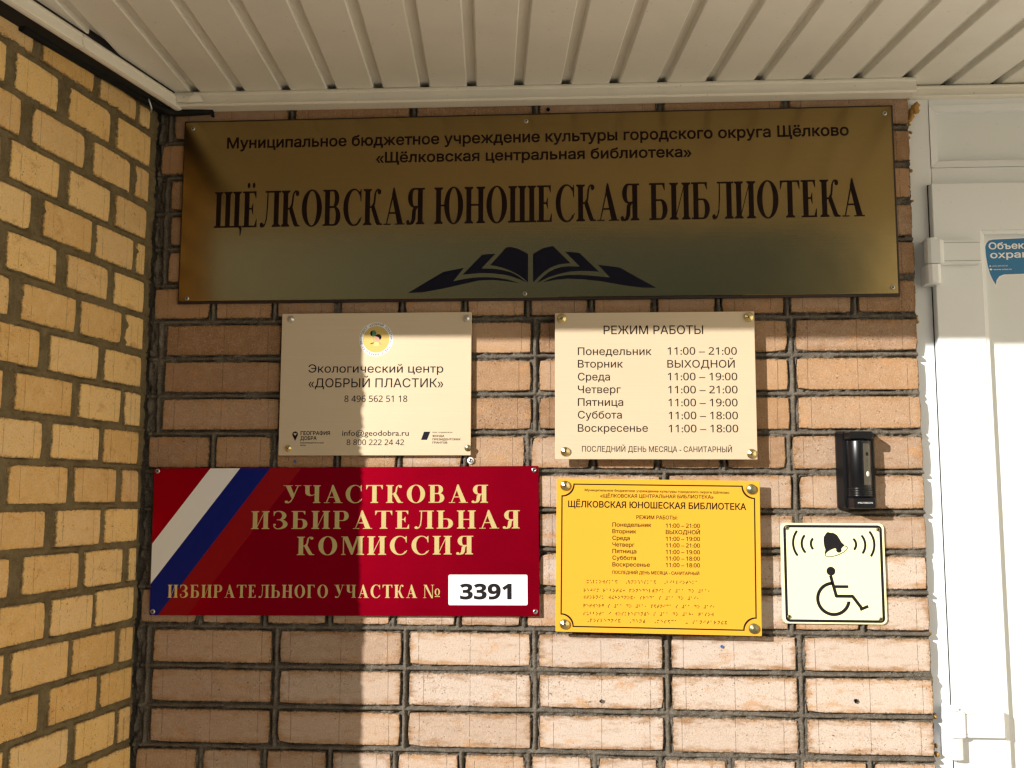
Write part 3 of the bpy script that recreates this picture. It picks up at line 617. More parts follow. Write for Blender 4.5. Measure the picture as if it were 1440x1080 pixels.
def fill_outline(ol, bold=0):
    """closed outlines of letters -> faces by the non-zero rule, glyph by glyph (strokes of a letter may overlap)"""
    nb = {}
    for e in ol.edges:
        a, b = e.vertices; nb.setdefault(a, []).append(b); nb.setdefault(b, []).append(a)
    seen, loops = set(), []
    for a in range(len(ol.vertices)):
        if a in seen or a not in nb: continue
        lp = [a]; seen.add(a); cur = min(nb[a]) if a+1 not in nb[a] else a+1
        while cur not in seen: 
            lp.append(cur); seen.add(cur); nx = [k for k in nb[cur] if k not in seen]
            if not nx: break
            cur = nx[0]
        P_ = [(ol.vertices[k].co.x, ol.vertices[k].co.y) for k in lp]
        q = [p for i, p in enumerate(P_) if abs(p[0]-P_[i-1][0])+abs(p[1]-P_[i-1][1]) > 1e-4]
        if len(q) > 2: loops.append(q)
    def area(p): return sum(a[0]*b[1]-b[0]*a[1] for a, b in zip(p, p[1:]+p[:1]))/2
    sg = [1 if area(p) > 0 else -1 for p in loops]
    big = max(range(len(loops)), key=lambda i: abs(area(loops[i]))); s0 = sg[big]
    bb = [(min(x for x, _ in p), max(x for x, _ in p)) for p in loops]; order = sorted(range(len(loops)), key=lambda i: bb[i][0])
    groups, hi = [], -1e9
    for i in order:
        if bb[i][0] > hi: groups.append([]); hi = bb[i][1]
        groups[-1].append(i); hi = max(hi, bb[i][1])
    V, F = [], []
    for g in groups:
        vs, fc = [], []; s0 = sg[max(g, key=lambda i: abs(area(loops[i])))]
        for i in g:
            q = loops[i]; n = len(q)
            if bold:                                                # push the outline outwards (holes inwards)
                r_ = []
                for j in range(n):
                    (ax, ay), (bx, by), (cx_, cy_) = q[j-1], q[j], q[(j+1) % n]
                    l1 = math.hypot(bx-ax, by-ay) or 1; l2 = math.hypot(cx_-bx, cy_-by) or 1
                    n1, n2 = ((by-ay)/l1, -(bx-ax)/l1), ((cy_-by)/l2, -(cx_-bx)/l2); mx, my = n1[0]+n2[0], n1[1]+n2[1]; d_ = max(.5, (mx*mx+my*my)/2)
                    r_.append((bx+mx/d_*bold*s0, by+my/d_*bold*s0))
                q = r_
            fc.append((len(vs), len(q))); vs += [Vector(c) for c in q]
        ed_ = [(a+j, a+(j+1) % n) for a, n in fc for j in range(n)]
        v, e, f, ov, oe, of = delaunay_2d_cdt(vs, ed_, [], 0, 1e-6)
        if not f: continue
        A = np.array([vs[a][:] for a, b in ed_]); B = np.array([vs[b][:] for a, b in ed_]); vv = np.array([c[:] for c in v])
        T = np.array([t[:3] for t in f]); C_ = vv[T].mean(1); cx_, cy_ = C_[:, :1], C_[:, 1:]
        up_ = (A[:, 1] <= cy_) & (B[:, 1] > cy_); dn_ = (A[:, 1] > cy_) & (B[:, 1] <= cy_)
        side = (B[:, 0]-A[:, 0])*(cy_-A[:, 1])-(cx_-A[:, 0])*(B[:, 1]-A[:, 1])
        wnd = (up_ & (side > 0)).sum(1)-(dn_ & (side < 0)).sum(1)
        k = len(V); V += [(c.x, c.y, 0) for c in v]
        F += [tuple(j+k for j in t) for t, w_ in zip(f, wnd) if w_ != 0]
    me = bpy.data.meshes.new('lettering'); me.from_pydata(V, [], F); me.update(); return me
# upright sans lettering from the built-in face
def sans(name, body, x0, x1, z, cap, slope, bold, mat, parent, y, rot=None):
    cv = bpy.data.curves.new('lettering', 'FONT'); cv.body = ''.join(chr(0x1D7E2+int(c)+(10 if bold > .015 else 0)) if c.isdigit() else c for c in body); cv.resolution_u = 3; cv.fill_mode = 'NONE'
    t = bpy.data.objects.new('lettering', cv); COL.objects.link(t); dg = bpy.context.evaluated_depsgraph_get()
    ol = bpy.data.meshes.new_from_object(t.evaluated_get(dg)); bpy.data.objects.remove(t); bpy.data.curves.remove(cv)
    me = fill_outline(ol, bold); bpy.data.meshes.remove(ol)
    xs = [v.co.x for v in me.vertices]; a, b = min(xs), max(xs); k = (x1-x0)/(b-a); kz = cap/.728
    for v in me.vertices:
        X = x0+(v.co.x-a)*k; v.co = (X, y, z+v.co.y*kz+(X-x0)*slope)
    me.name = name; return link(name, me, mat, parent)

# ------------------------------------------------------------------ the plates
SIGNS = {'big': {'y': -0.009, 'c': [0.787, 2.0899], 'w': 1453.7, 'h': 382.5, 'a': 0.00028}, 'p1': {'y': -0.01, 'c': [0.4746, 1.7251], 'w': 389.7, 'h': 289.5, 'a': 0.00077}, 'p2': {'y': -0.027, 'c': [1.0335, 1.7173], 'w': 391.3, 'h': 290.6, 'a': -0.00102}, 'red': {'y': -0.008, 'c': [0.4152, 1.4108], 'w': 780.3, 'h': 292.2, 'a': 0.00763}, 'yel': {'y': -0.027, 'c': [1.0349, 1.3861], 'w': 391.2, 'h': 293.2, 'a': -0.01048}, 'bell': {'y': -0.006, 'c': [1.3709, 1.3546], 'w': 195.9, 'h': 190.7, 'a': -0.00077}}
TEXT = {
 'big': [
  ('Муниципальное бюджетное учреждение культуры городского округа Щёлково', -635.81, 641.79, 133.14, -0.0001, 22.7, 'b'),
  ('«Щёлковская центральная библиотека»', -319.02, 327.98, 95.8, -0.0011, 21.8, 'b'),
  ('ЩЁЛКОВСКАЯ ЮНОШЕСКАЯ БИБЛИОТЕКА', -657.96, 666.14, -37.35, 0.0021, 76.7, 's'),
 ],
 'p1': [
  ('Экологический центр', -137.43, 138.37, 23.25, -0.0066, 16.6, 'r'),
  ('«ДОБРЫЙ ПЛАСТИК»', -136.35, 138.64, -6.86, -0.0051, 18.1, 'r'),
  ('8 496 562 51 18', -62.08, 66.12, -36.85, -0.0039, 12.9, 'r'),
  ('info@geodobra.ru', -65.23, 70.07, -105.2, -0.0015, 11.3, 'r'),
  ('8 800 222 24 42', -55.75, 60.75, -123.91, -0.0016, 11.3, 'r'),
  ('ГЕОГРАФИЯ', -150.03, -90.03, -103.46, -0.0008, 7.5, 'b'),
  ('ДОБРА', -150.34, -117.04, -113.55, -0.0009, 7.4, 'b'),
  ('Благотворительный', -150.24, -102.64, -120.45, -0.0008, 2.7, 'b'),
  ('фонд', -150.05, -138.85, -125.19, -0.0098, 2.6, 'b'),
  ('при поддержке', 117.77, 158.07, -99.86, -0.0007, 2.7, 'r'),
  ('ФОНДА', 117.87, 141.77, -107.85, -0.0008, 3.9, 'b'),
  ('ПРЕЗИДЕНТСКИХ', 117.96, 174.56, -114.66, -0.0007, 3.8, 'b'),
  ('ГРАНТОВ', 118.06, 147.86, -121.15, -0.0007, 3.9, 'b'),
 ],
 'p2': [
  ('РЕЖИМ РАБОТЫ', -99.33, 95.77, 101.95, -0.0051, 17.1, 'r'),
  ('Понедельник', -150.39, -5.59, 60.67, -0.0059, 15.1, 'r'),
  ('Вторник', -150.46, -61.86, 35.64, -0.0058, 15.1, 'r'),
  ('Среда', -150.54, -87.54, 9.98, -0.0038, 15.1, 'r'),
  ('Четверг', -150.61, -66.61, -15.16, -0.0038, 15.0, 'r'),
  ('Пятница', -150.68, -61.88, -40.41, -0.0024, 15.0, 'r'),
  ('Суббота', -150.76, -64.86, -65.36, -0.0014, 15.0, 'r'),
  ('Воскресенье', -150.93, -14.43, -91.43, -0.0004, 14.9, 'r'),
  ('11:00 – 21:00', 25.81, 160.31, 60.3, -0.0057, 15.0, 'r'),
  ('ВЫХОДНОЙ', 24.94, 155.74, 34.64, -0.0051, 15.0, 'r'),
  ('11:00 – 19:00', 25.46, 160.17, 9.7, -0.0042, 14.9, 'r'),
  ('11:00 – 21:00', 25.79, 160.19, -16.11, -0.0028, 14.9, 'r'),
  ('11:00 – 19:00', 26.02, 159.62, -41.5, -0.0028, 14.9, 'r'),
  ('11:00 – 18:00', 26.24, 159.74, -66.85, -0.002, 14.8, 'r'),
  ('11:00 – 18:00', 25.97, 159.77, -92.45, -0.0005, 14.8, 'r'),
  ('ПОСЛЕДНИЙ ДЕНЬ МЕСЯЦА - САНИТАРНЫЙ', -142.99, 146.91, -130.3, -0.0034, 11.0, 'r'),
 ],
 'red': [
  ('УЧАСТКОВАЯ', -122.25, 290.85, 75.28, -0.0028, 35.21, 's'),
  ('ИЗБИРАТЕЛЬНАЯ', -187.05, 353.47, 23.84, -0.0004, 35.41, 's'),
  ('КОМИССИЯ', -92.74, 261.47, -27.82, 0.0031, 36.21, 's'),
  ('ИЗБИРАТЕЛЬНОГО УЧАСТКА №', -353.79, 197.13, -111.53, 0.0009, 25.3, 's'),
  ('3391', 234.12, 335.92, -113.15, 0.0022, 29.4, 'bb'),
 ],
 'yel': [
  ('Муниципальное бюджетное учреждение культуры городского округа Щёлково', -140.98, 137.25, 122.74, -0.0053, 4.61, 'r'),
  ('«ЩЁЛКОВСКАЯ ЦЕНТРАЛЬНАЯ БИБЛИОТЕКА»', -110.84, 107.06, 111.03, 0.0022, 6.7, 'r'),
  ('ЩЁЛКОВСКАЯ ЮНОШЕСКАЯ БИБЛИОТЕКА', -173.05, 169.08, 91.59, -0.0021, 12.2, 'b'),
  ('РЕЖИМ РАБОТЫ:', -40.91, 37.89, 70.19, 0.0041, 7.2, 'r'),
  ('Понедельник', -87.15, -12.06, 55.09, 0.0065, 7.9, 'r'),
  ('Вторник', -87.12, -40.92, 42.43, 0.0039, 7.8, 'r'),
  ('Среда', -87.09, -53.69, 29.62, -0.0015, 7.9, 'r'),
  ('Четверг', -87.06, -44.56, 17.06, 0.0009, 7.8, 'r'),
  ('Пятница', -87.03, -40.92, 4.43, 0.0039, 7.9, 'r'),
  ('Суббота', -86.99, -41.59, -8.22, 0.0059, 7.8, 'r'),
  ('Воскресенье', -86.96, -15.26, -20.94, 0.0091, 7.8, 'r'),
  ('11:00 – 21:00', 15.45, 80.65, 54.8, 0.006, 7.9, 'r'),
  ('ВЫХОДНОЙ', 15.38, 80.58, 42.41, 0.006, 7.9, 'r'),
  ('11:00 – 19:00', 15.42, 80.52, 29.76, 0.0075, 7.81, 'r'),
  ('11:00 – 21:00', 15.35, 80.35, 17.15, 0.0074, 7.8, 'r'),
  ('11:00 – 19:00', 15.28, 80.28, 4.55, 0.0074, 7.8, 'r'),
  ('11:00 – 18:00', 15.21, 80.21, -7.8, 0.0089, 7.8, 'r'),
  ('11:00 – 18:00', 15.14, 80.14, -20.35, 0.0074, 7.8, 'r'),
  ('ПОСЛЕДНИЙ ДЕНЬ МЕСЯЦА - САНИТАРНЫЙ', -87.01, 78.79, -35.05, 0.0038, 6.0, 'r'),
 ],
 'bell': [
 ],
}
BOOK = [[(-80.68, -123.73), (-65.48, -106.83), (-48.37, -87.64), (-38.77, -86.54), (-23.47, -90.64), (-3.68, -101.85), (-3.59, -160.75), (-11.99, -152.95), (-23.39, -144.24), (-38.69, -135.94), (-53.89, -129.94), (-67.28, -126.23)], [(6.22, -102.05), (26.03, -90.26), (46.93, -85.86), (82.12, -122.07), (69.62, -122.67), (56.32, -124.77), (41.21, -130.76), (27.91, -139.86), (16.51, -150.55), (6.31, -160.85)], [(-136.89, -142.81), (-97.28, -102.12), (-84.68, -100.73), (-70.48, -100.53), (-98.59, -130.52), (-76.79, -131.13), (-57.69, -133.73), (-38.59, -139.04), (-23.39, -146.94), (-6.29, -160.75), (-23.39, -152.74), (-38.59, -147.14), (-53.89, -143.54), (-76.79, -140.83), (-99.69, -139.82)], [(71.62, -98.67), (86.72, -99.27), (100.02, -100.98), (139.41, -140.19), (116.81, -138.28), (97.91, -138.08), (79.01, -139.37), (60.11, -143.37), (37.41, -150.46), (13.81, -162.15), (26.01, -149.56), (37.41, -139.96), (50.61, -133.26), (63.91, -129.57), (77.21, -128.17), (101.01, -129.28)], [(-248.3, -179.18), (-176.49, -136.5), (-134.29, -128.81), (-155.89, -156.21), (-134.09, -151.81), (-114.99, -149.32), (-91.99, -148.42), (-69.09, -149.93), (-46.19, -153.64), (-21.49, -161.34), (-53.79, -156.64), (-76.69, -154.43), (-103.49, -155.22), (-133.99, -161.91), (-172.3, -170.3), (-218.3, -178.39)], [(137.62, -125.89), (180.81, -132.2), (253.3, -174.52), (225.3, -173.81), (202.9, -170.91), (173.0, -165.6), (143.01, -159.79), (105.41, -155.18), (75.21, -153.57), (52.51, -155.66), (26.01, -160.36), (41.11, -153.56), (56.31, -148.77), (75.21, -146.27), (97.91, -146.18), (124.31, -148.08), (161.11, -152.39)]]
STRIPES = [[(-273.7, 148.12), (-212.3, 147.75), (-391.88, -84.49), (-391.18, -5.29)], [(-212.3, 147.75), (-149.91, 147.27), (-372.05, -146.34), (-391.55, -146.39), (-391.88, -84.49)], [(-149.91, 147.27), (-86.41, 146.89), (-310.65, -146.11), (-372.05, -146.34)]]
SC = {'big': [(-710.2, 177.55), (-7.7, 177.35), (713.7, 176.65), (-708.9, -185.55), (-10.2, -183.65), (715.1, -178.95)], 'p1': [(-176.45, 133.29), (184.55, 131.11), (-174.35, -130.32), (189.25, -130.1)], 'p2': [(-182.06, 133.96), (184.94, 133.74), (-175.59, -130.23), (184.41, -134.06)], 'red': [(-382.76, 140.75), (381.44, 137.92), (-382.9, -138.86), (382.24, -136.79)], 'yel': [(-178.88, 132.88), (179.47, 130.64), (-178.1, -132.22), (180.42, -132.47)]}
BRA = [(-135.45, -50.67), (72.74, -48.49), (-140.88, -67.23), (96.5, -64.14), (-141.44, -80.14), (75.45, -78.26), (-141.37, -96.34), (105.21, -93.65), (-141.22, -111.24), (102.06, -107.89), (-135.08, -123.87), (127.22, -122.72)]
BELLP = [(-10.48, 77.57), (-7.69, 78.57), (-4.88, 77.47), (2.62, 76.78), (9.02, 72.98), (13.42, 65.49), (16.93, 58.99), (22.33, 53.89), (14.64, 44.89), (10.84, 43.68), (7.14, 45.78), (4.44, 47.58), (-2.16, 45.67), (-9.76, 41.87), (-15.45, 36.76), (-15.45, 38.96), (-13.76, 44.66), (-15.96, 52.16), (-16.97, 61.56), (-16.38, 69.06), (-12.38, 74.77)]
ARCS = [(-67.59, 79.12), (-74.77, 57.42), (-67.85, 34.52), (-53.38, 70.73), (-58.47, 55.63), (-52.76, 40.23), (-37.77, 64.85), (-41.07, 55.74), (-37.96, 46.75), (40.63, 64.71), (44.33, 55.41), (41.14, 46.31), (56.12, 71.02), (61.53, 56.42), (56.84, 39.52), (71.21, 78.63), (78.63, 57.44), (72.25, 34.03)]
def mm(p): return (p[0]/1000, p[1]/1000)
def plate(key, name, label, cat, mat, thick, r=.0015, group=None, ew=0, eh=0):
    s = SIGNS[key]; e = empty(name, (s['c'][0], s['y'], s['c'][1]), (0, -s['a'], 0), label, cat, group)
    w, h = s['w']/1000+ew, s['h']/1000+eh
    out = rrect(w, h, r, 3 if r < .004 else 8); inn = rrect(w-.0012, h-.0012, max(r-.0006, .0004), 3 if r < .004 else 8); n = len(out)
    vs = [(x, 0, z) for x, z in inn]+[(x, .0006, z) for x, z in out]+[(x, thick, z) for x, z in out]
    fs = [tuple(range(n))]+[(a*n+(i+1) % n, a*n+i, (a+1)*n+i, (a+1)*n+(i+1) % n) for a in (0, 1) for i in range(n)]+[tuple(range(2*n, 3*n))[::-1]]
    from_py('plate', vs, fs, mat, e); return e
def texts(key, e, fn):
    for body, x0, x1, z, sl, cap, st in TEXT[key]:
        mat = fn(body, st)
        if st == 's': flat_mesh('lettering', serif_line(body, x0/1000, x1/1000, z/1000, cap/1000, sl, .02 if key == 'big' else .13), mat, e, -.00018)
        else: sans('lettering', body, x0/1000, x1/1000, z/1000, cap/1000, sl, {'r': .014 if key == 'yel' else .005, 'b': .022, 'bb': .0165}[st], mat, e, -.00018 if body != '3391' else -.0006)
def screw(e, x, z, r=.0042, mat=STEEL, y=0, rot=.4, parent=None, so=None):
    bm = bmesh.new(); lathe(bm, [(r, 0), (r*.96, r*.22), (r*.78, r*.46), (r*.42, r*.58), (.34*r, r*.30), (0, r*.22)], 0, 0, 0, 14)
    o = from_bm('screw', bm, mat, e, True); o.location = (x, y-.0001, z)
    sl = bmesh.new(); box(sl, -r*.62, r*.62, -r*.60, -r*.50, -r*.10, r*.10); box(sl, -r*.10, r*.10, -r*.607, -r*.50, -r*.62, r*.62)
    q = from_bm('slot', sl, RUBBER, o); q.rotation_euler = (0, rot, 0); return o
def cap(e, x, z, r, mat=BRASS, y=0, standoff=0, tilt=0):
    bm = bmesh.new(); lathe(bm, [(r, 0), (r, r*.28), (r*.90, r*.40), (r*.30, r*.72), (0, r*.76)], 0, 0, 0, 16)
    o = from_bm('cap', bm, mat, e); o.location = (x, y-.0001, z); o.rotation_euler = (tilt, tilt*.7, 0)
    if standoff:
        bm = bmesh.new(); lathe(bm, [(r*.8, 0), (r*.8, standoff)], 0, 0, 0, 12); q = from_bm('spacer', bm, BRASS, o); q.location = (0, standoff+.0022, 0)
# 1 the long nameplate
big = plate('big', 'nameplate', 'long bronze metal nameplate with serif title and an open book emblem', 'sign', GOLD_BIG, .0022)
s = SIGNS['big']; w_, h_ = s['w']/1000, s['h']/1000
boxo('backing_panel', (-w_/2-.0030, w_/2+.0042, .0024, .0088, -h_/2-.0052, h_/2+.0036), EDGE, big, .0008)
texts('big', big, lambda b, st: INK_PLUM)
for poly in BOOK: flat_mesh('book_page', [[(1, [mm(p) for p in poly])]], INK_NAVY, big, -.00018)
for i, p in enumerate(SC['big']): screw(big, *mm(p), .0046, rot=.3+i)
# 2 the small metal plates
p1 = plate('p1', 'plaque', 'gold plaque of an ecology centre with a round coloured emblem at its top', 'sign', GOLD, .0015, group='gold plaques')
texts('p1', p1, lambda b, st: INK)
for i, p in enumerate(SC['p1']): cap(p1, *mm(p), .0068, (STEEL, STEEL, BRASS, DULL)[i], standoff=.0070, tilt=(.0, .1, .15, .3)[i])
lx, lz = .00072, .09015
flat_mesh('emblem_ring', [[(1, ell(lx, lz, .0349, .0349, n=56))]], WHITEP, p1, -.00018)
flat_mesh('emblem_disc', [[(1, ell(lx, lz, .0272, .0272, n=48))]], YCIRC, p1, -.0003)
flat_mesh('emblem_globe', [[(1, ell(lx-.006, lz+.0122, .0062, .0066, n=20))]], GREEN, p1, -.00042)
flat_mesh('emblem_globe_shade', [[(1, ell(lx-.0088, lz+.0122, .0034, .0052, 80, 280, 20))]], INK, p1, -.00052)
flat_mesh('emblem_face', [[(1, ell(lx+.0032, lz+.0015, .0058, .0062, n=18))], stroke([(lx-.006, lz+.006), (lx-.004, lz-.004), (lx+.001, lz-.007)], .0018), stroke([(lx+.006, lz-.006), (lx+.0105, lz-.0105)], .0030)], SKIN, p1, -.00042)
flat_mesh('emblem_hair', [[(1, ell(lx+.0042, lz+.0045, .0068, .0062, -40, 170, 20)+[(lx-.001, lz+.0065), (lx+.005, lz+.004), (lx+.0075, lz-.001)])], stroke([(lx-.0115, lz-.0092), (lx-.0045, lz-.0068)], .0016)], INK, p1, -.0005)
flat_mesh('emblem_shirt', [[(1, [(lx-.003, lz-.006), (lx+.0045, lz-.0065), (lx+.006, lz-.013), (lx-.005, lz-.013)])]], M('logo_lemon', (.85, .72, .22), .4).m, p1, -.00046)
def ringtext(body, r, a0, a1, h, mat, flip=False):
    bmz = bmesh.new(); n = len(body)
    for i, ch in enumerate(body):
        if ch == ' ': continue
        o = sans('lettering', ch, -h*.36, h*.36, 0, h, 0, .012, mat, p1, 0); a = rad(a0+(a1-a0)*i/(n-1)); me = o.data
        for v in me.vertices:
            x, z = v.co.x, v.co.z
            if flip: rr = r-z; aa = a+x/r; v.co = (lx+rr*math.cos(aa), -.0003, lz+rr*math.sin(aa))
            else: rr = r+z; aa = a-x/r; v.co = (lx+rr*math.cos(aa), -.0003, lz+rr*math.sin(aa))
        bmz.from_mesh(me); bpy.data.objects.remove(o)
    from_bm('emblem_lettering', bmz, mat, p1)
ringtext('ЭКОПРОЕКТ «ДОБРЫЙ ПЛАСТИК»', .0290, 196, -8, .0044, INK); ringtext('ГЕОГРАФИЯ ДОБРА', .0334, 212, 328, .0040, INK, True)
px, pz = -.1613, -.1021
flat_mesh('pin_emblem', [[(1, ell(px, pz, .0058, .0058, -28, 208, 24)+[(px+.0003, pz-.0132)]), (-1, [(px, pz-.0030), (px-.0030, pz+.0006), (px-.0027, pz+.0024), (px-.0013, pz+.0028), (px, pz+.0016), (px+.0013, pz+.0028), (px+.0027, pz+.0024), (px+.0030, pz+.0006)])]], INK, p1, -.00018)
flat_mesh('flag_emblem', [[(1, [(.09496, -.1137), (.10078, -.09743), (.11328, -.09744), (.10696, -.1137)])]], INK_NAVY, p1, -.00018)
p2 = plate('p2', 'plaque', 'gold plaque listing opening hours in dark letters, above the yellow one', 'sign', GOLD, .0015, group='gold plaques')
texts('p2', p2, lambda b, st: INK_BROWN)
for i, p in enumerate(SC['p2']): cap(p2, *mm(p), .0094, BRASS, standoff=.0230, tilt=(.02, .12, .2, .1)[i])
# 3 the red plate
red = plate('red', 'polling_sign', 'glossy red polling commission plate with tricolour corner stripes and gold serif letters', 'sign', RED, .0022)
boxo('backing_panel', (-SIGNS['red']['w']/2000+.002, SIGNS['red']['w']/2000-.002, .0024, .0076, -.144, .144), EDGE, red)
W2, H2 = SIGNS['red']['w']/2000-.0007, SIGNS['red']['h']/2000-.0007
for poly, mt in zip(STRIPES, (WHITEP, BLUEP, REDP)):
    flat_mesh('stripe', [[(1, [(max(-W2, min(W2, x/1000)), max(-H2, min(H2, z/1000))) for x, z in poly])]], mt, red, -.00015)
def fnred(b, st): return INK if b == '3391' else GOLDINK
for q in TEXT['red']: pass
texts('red', red, fnred)
for o in [c for c in red.children if c.name.startswith('lettering') and c.data.materials[0] == GOLDINK]:
    for v in o.data.vertices: v.co.y = -.00035
flat_mesh('number_label', [[(1, rrect(.1555, .0588, .003, 4, .28925, -.0955))]], WHITEP, red, -.0004)
for i, p in enumerate(SC['red']): screw(red, *mm(p), .0052, rot=.7+i, y=-.0004)
# 4 the yellow braille plate
yel = plate('yel', 'braille_sign', 'bright yellow opening hours plate with braille rows and a scalloped dark border', 'sign', YELLOW, .003)
texts('yel', yel, lambda b, st: INK_BROWN)
for p in SC['yel']: cap(yel, *mm(p), .0098, DULL if p[0] > 0 else BRASS, standoff=.0230, tilt=.12)
def scallop(x, z, r): 
    o = []
    for sx, sz, a0 in ((1, 1, 270), (-1, 1, 0), (-1, -1, 90), (1, -1, 180)):
        pts = [(sx*x+r*math.cos(rad(a)), sz*z+r*math.sin(rad(a))) for a in [a0-i*90/8 for i in range(9)]]
        o += pts
    return o
flat_mesh('border_line', [[(1, scallop(.1862, .1372, .0232)), (-1, scallop(.1838, .1348, .0232))]], INK_BROWN, yel, -.00018)
BR = {'а': 1, 'б': 12, 'в': 2456, 'г': 1245, 'д': 145, 'е': 15, 'ё': 16, 'ж': 245, 'з': 1356, 'и': 24, 'й': 12346, 'к': 13, 'л': 123, 'м': 134, 'н': 1345, 'о': 135, 'п': 1234, 'р': 1235, 'с': 234, 'т': 2345,
      'у': 136, 'ф': 124, 'х': 125, 'ц': 14, 'ч': 12345, 'ш': 156, 'щ': 1346, 'ъ': 12356, 'ы': 2346, 'ь': 23456, 'э': 246, 'ю': 1256, 'я': 1246, '#': 3456, ',': 2, '.': 256, '-': 36, '^': 6, ' ': 0, ':': 25,
      '1': 1, '2': 12, '8': 125, '9': 24}
bm = bmesh.new()
for (x0, z0), (x1, z1), s_ in zip(BRA[::2], BRA[1::2], ['щёлковская  ^юношеская  ^библиотека', 'режим работы: понедельник с #11 до #21,', 'вторник выходной, среда с #11 до #19,', 'четверг с #11 до #21, пятница с #11 до #19,', 'суббота и воскресенье с #11 до #18, часов', '^последний  ^день  ^месяца  - санитарный']):
    n = len(s_)
    for i, ch in enumerate(s_):
        cx = (x0+(x1-x0)*i/(n-1))/1000; cz = (z0+(z1-z0)*i/(n-1))/1000
        for d in str(BR[ch]):
            d = int(d)
            if d: 
                dx, dz = (0 if d < 4 else .0021), -((d-1) % 3-1)*.0023
                r = .00105; c = [bm.verts.new((cx+dx+r*math.cos(a), 0, cz+dz+r*math.sin(a))) for a in [k*math.pi/3 for k in range(6)]]; tp_ = bm.verts.new((cx+dx, -.0006, cz+dz))
                for k in range(6): bm.faces.new((c[k], c[(k+1) % 6], tp_))
o = from_bm('braille_dots', bm, INK_BROWN, yel); o['kind'] = 'stuff'
# 5 the call sign
bell = plate('bell', 'call_sign', 'pale cream square sign with a ringing bell over a wheelchair symbol', 'sign', CREAM, .0045, .010)
flat_mesh('border_line', [[(1, rrect(.1868, .1842, .0085, 6, .0005, -.0003)), (-1, rrect(.1766, .1740, .0045, 6, .0005, -.0003))]], INK, bell, -.00018)
for x, z in [(-.0858, .0862), (.0868, .0838), (-.0860, -.0825), (.0855, -.0855)]: screw(bell, x, z, .0040, DULL, rot=x*20, y=-.0003)
bs = [(1, [mm(p) for p in BELLP])]
mc = (.0065, .0418); ma = rad(20)
def rotell(rx, ry, n=36): return [(mc[0]+rx*math.cos(t)*math.cos(ma)-ry*math.sin(t)*math.sin(ma), mc[1]+rx*math.cos(t)*math.sin(ma)+ry*math.sin(t)*math.cos(ma)) for t in [2*math.pi*i/n for i in range(n)]]
flat_mesh('bell_symbol', [[(1, rotell(.0232, .0082)), (-1, rotell(.0216, .0066)), bs[0], (1, ell(.0115, .0440, .0052, .0048, n=16))]], INK, bell, -.00018)
def arc3(a, b, c):                                                # circle through three points
    (x1, y1), (x2, y2), (x3, y3) = a, b, c; d = 2*(x1*(y2-y3)+x2*(y3-y1)+x3*(y1-y2))
    ux = ((x1*x1+y1*y1)*(y2-y3)+(x2*x2+y2*y2)*(y3-y1)+(x3*x3+y3*y3)*(y1-y2))/d; uy = ((x1*x1+y1*y1)*(x3-x2)+(x2*x2+y2*y2)*(x1-x3)+(x3*x3+y3*y3)*(x2-x1))/d
    r = math.hypot(x1-ux, y1-uy); t0, t1 = math.atan2(y1-uy, x1-ux), math.atan2(y3-uy, x3-ux); tm = math.atan2(y2-uy, x2-ux)
    def norm(t, ref): 
        while t-ref > math.pi: t -= 2*math.pi
        while t-ref < -math.pi: t += 2*math.pi
        return t
    t0, t1 = norm(t0, tm), norm(t1, tm)
    return [(ux+r*math.cos(t0+(t1-t0)*i/10), uy+r*math.sin(t0+(t1-t0)*i/10)) for i in range(11)]
ag = []
for i in range(0, 18, 3):
    pts = arc3(*[mm(p) for p in ARCS[i:i+3]]); ag.append(stroke(pts, .0045)+[(1, ell(*pts[0], .00225, .00225, n=10)), (1, ell(*pts[-1], .00225, .00225, n=10))])
for g_ in ag: flat_mesh('sound_wave', [g_], INK, bell, -.00018)
wc = (-.0018, -.0482); R0, R1 = .0325, .0262
wheel = [(1, ell(*wc, R0, R0, n=48)), (-1, ell(*wc, R1, R1, n=44)), (-1, [(wc[0]+.0045-.010*0, wc[1]+.02), (wc[0]-.0060, wc[1]+.040), (wc[0]+.055, wc[1]+.040), (wc[0]+.055, wc[1]-.0045), (wc[0]+.02, wc[1]-.0045)])]
flat_mesh('wheelchair_symbol', [wheel, [(1, ell(-.00475, .0042, .0084, .0084, n=26))], stroke([(-.0058, -.004), (.0040, -.0430), (.0345, -.0430), (.0510, -.0655)], .0060)+stroke([(.0476, -.0680), (.0632, -.0612)], .0056)+stroke([(.0005, -.0250), (.0272, -.0249)], .0056)], INK, bell, -.00018)
# 6 the door station
ic = empty('intercom', (1.4215, 0, 1.552), (0, 0, 0), 'black wall mounted door intercom with a smoked strip and a pale call button', 'intercom')
bm = bmesh.new()
def prism(bm, rings):                                             # rings: (x0, x1, z0, z1, y, chamfer)
    L = []
    for x0, x1, z0, z1, y, c in rings: L.append([bm.verts.new((x, y, z)) for x, z in ((x0+c, z0), (x1-c, z0), (x1, z0+c), (x1, z1-c), (x1-c, z1), (x0+c, z1), (x0, z1-c), (x0, z0+c))])
    for A, B in zip(L, L[1:]):
        for i in range(8): bm.faces.new((A[i], A[(i+1) % 8], B[(i+1) % 8], B[i]))
    bm.faces.new(L[0]); bm.faces.new(L[-1][::-1])
prism(bm, [(-.0385, .0355, -.0755, .0760, -.0005, .004), (-.0380, .0350, -.0750, .0755, -.006, .004), (-.0290, .0285, -.0735, .0740, -.022, .004)])
from_bm('housing', bm, BLACKP, ic)
bm = bmesh.new(); prism(bm, [(-.0270, .0280, .0560, .0742, -.020, .003), (-.0215, .0215, .0585, .0730, -.0450, .002), (-.0205, .0205, .0595, .0720, -.0465, .002)]); from_bm('hood', bm, BLACKP, ic)
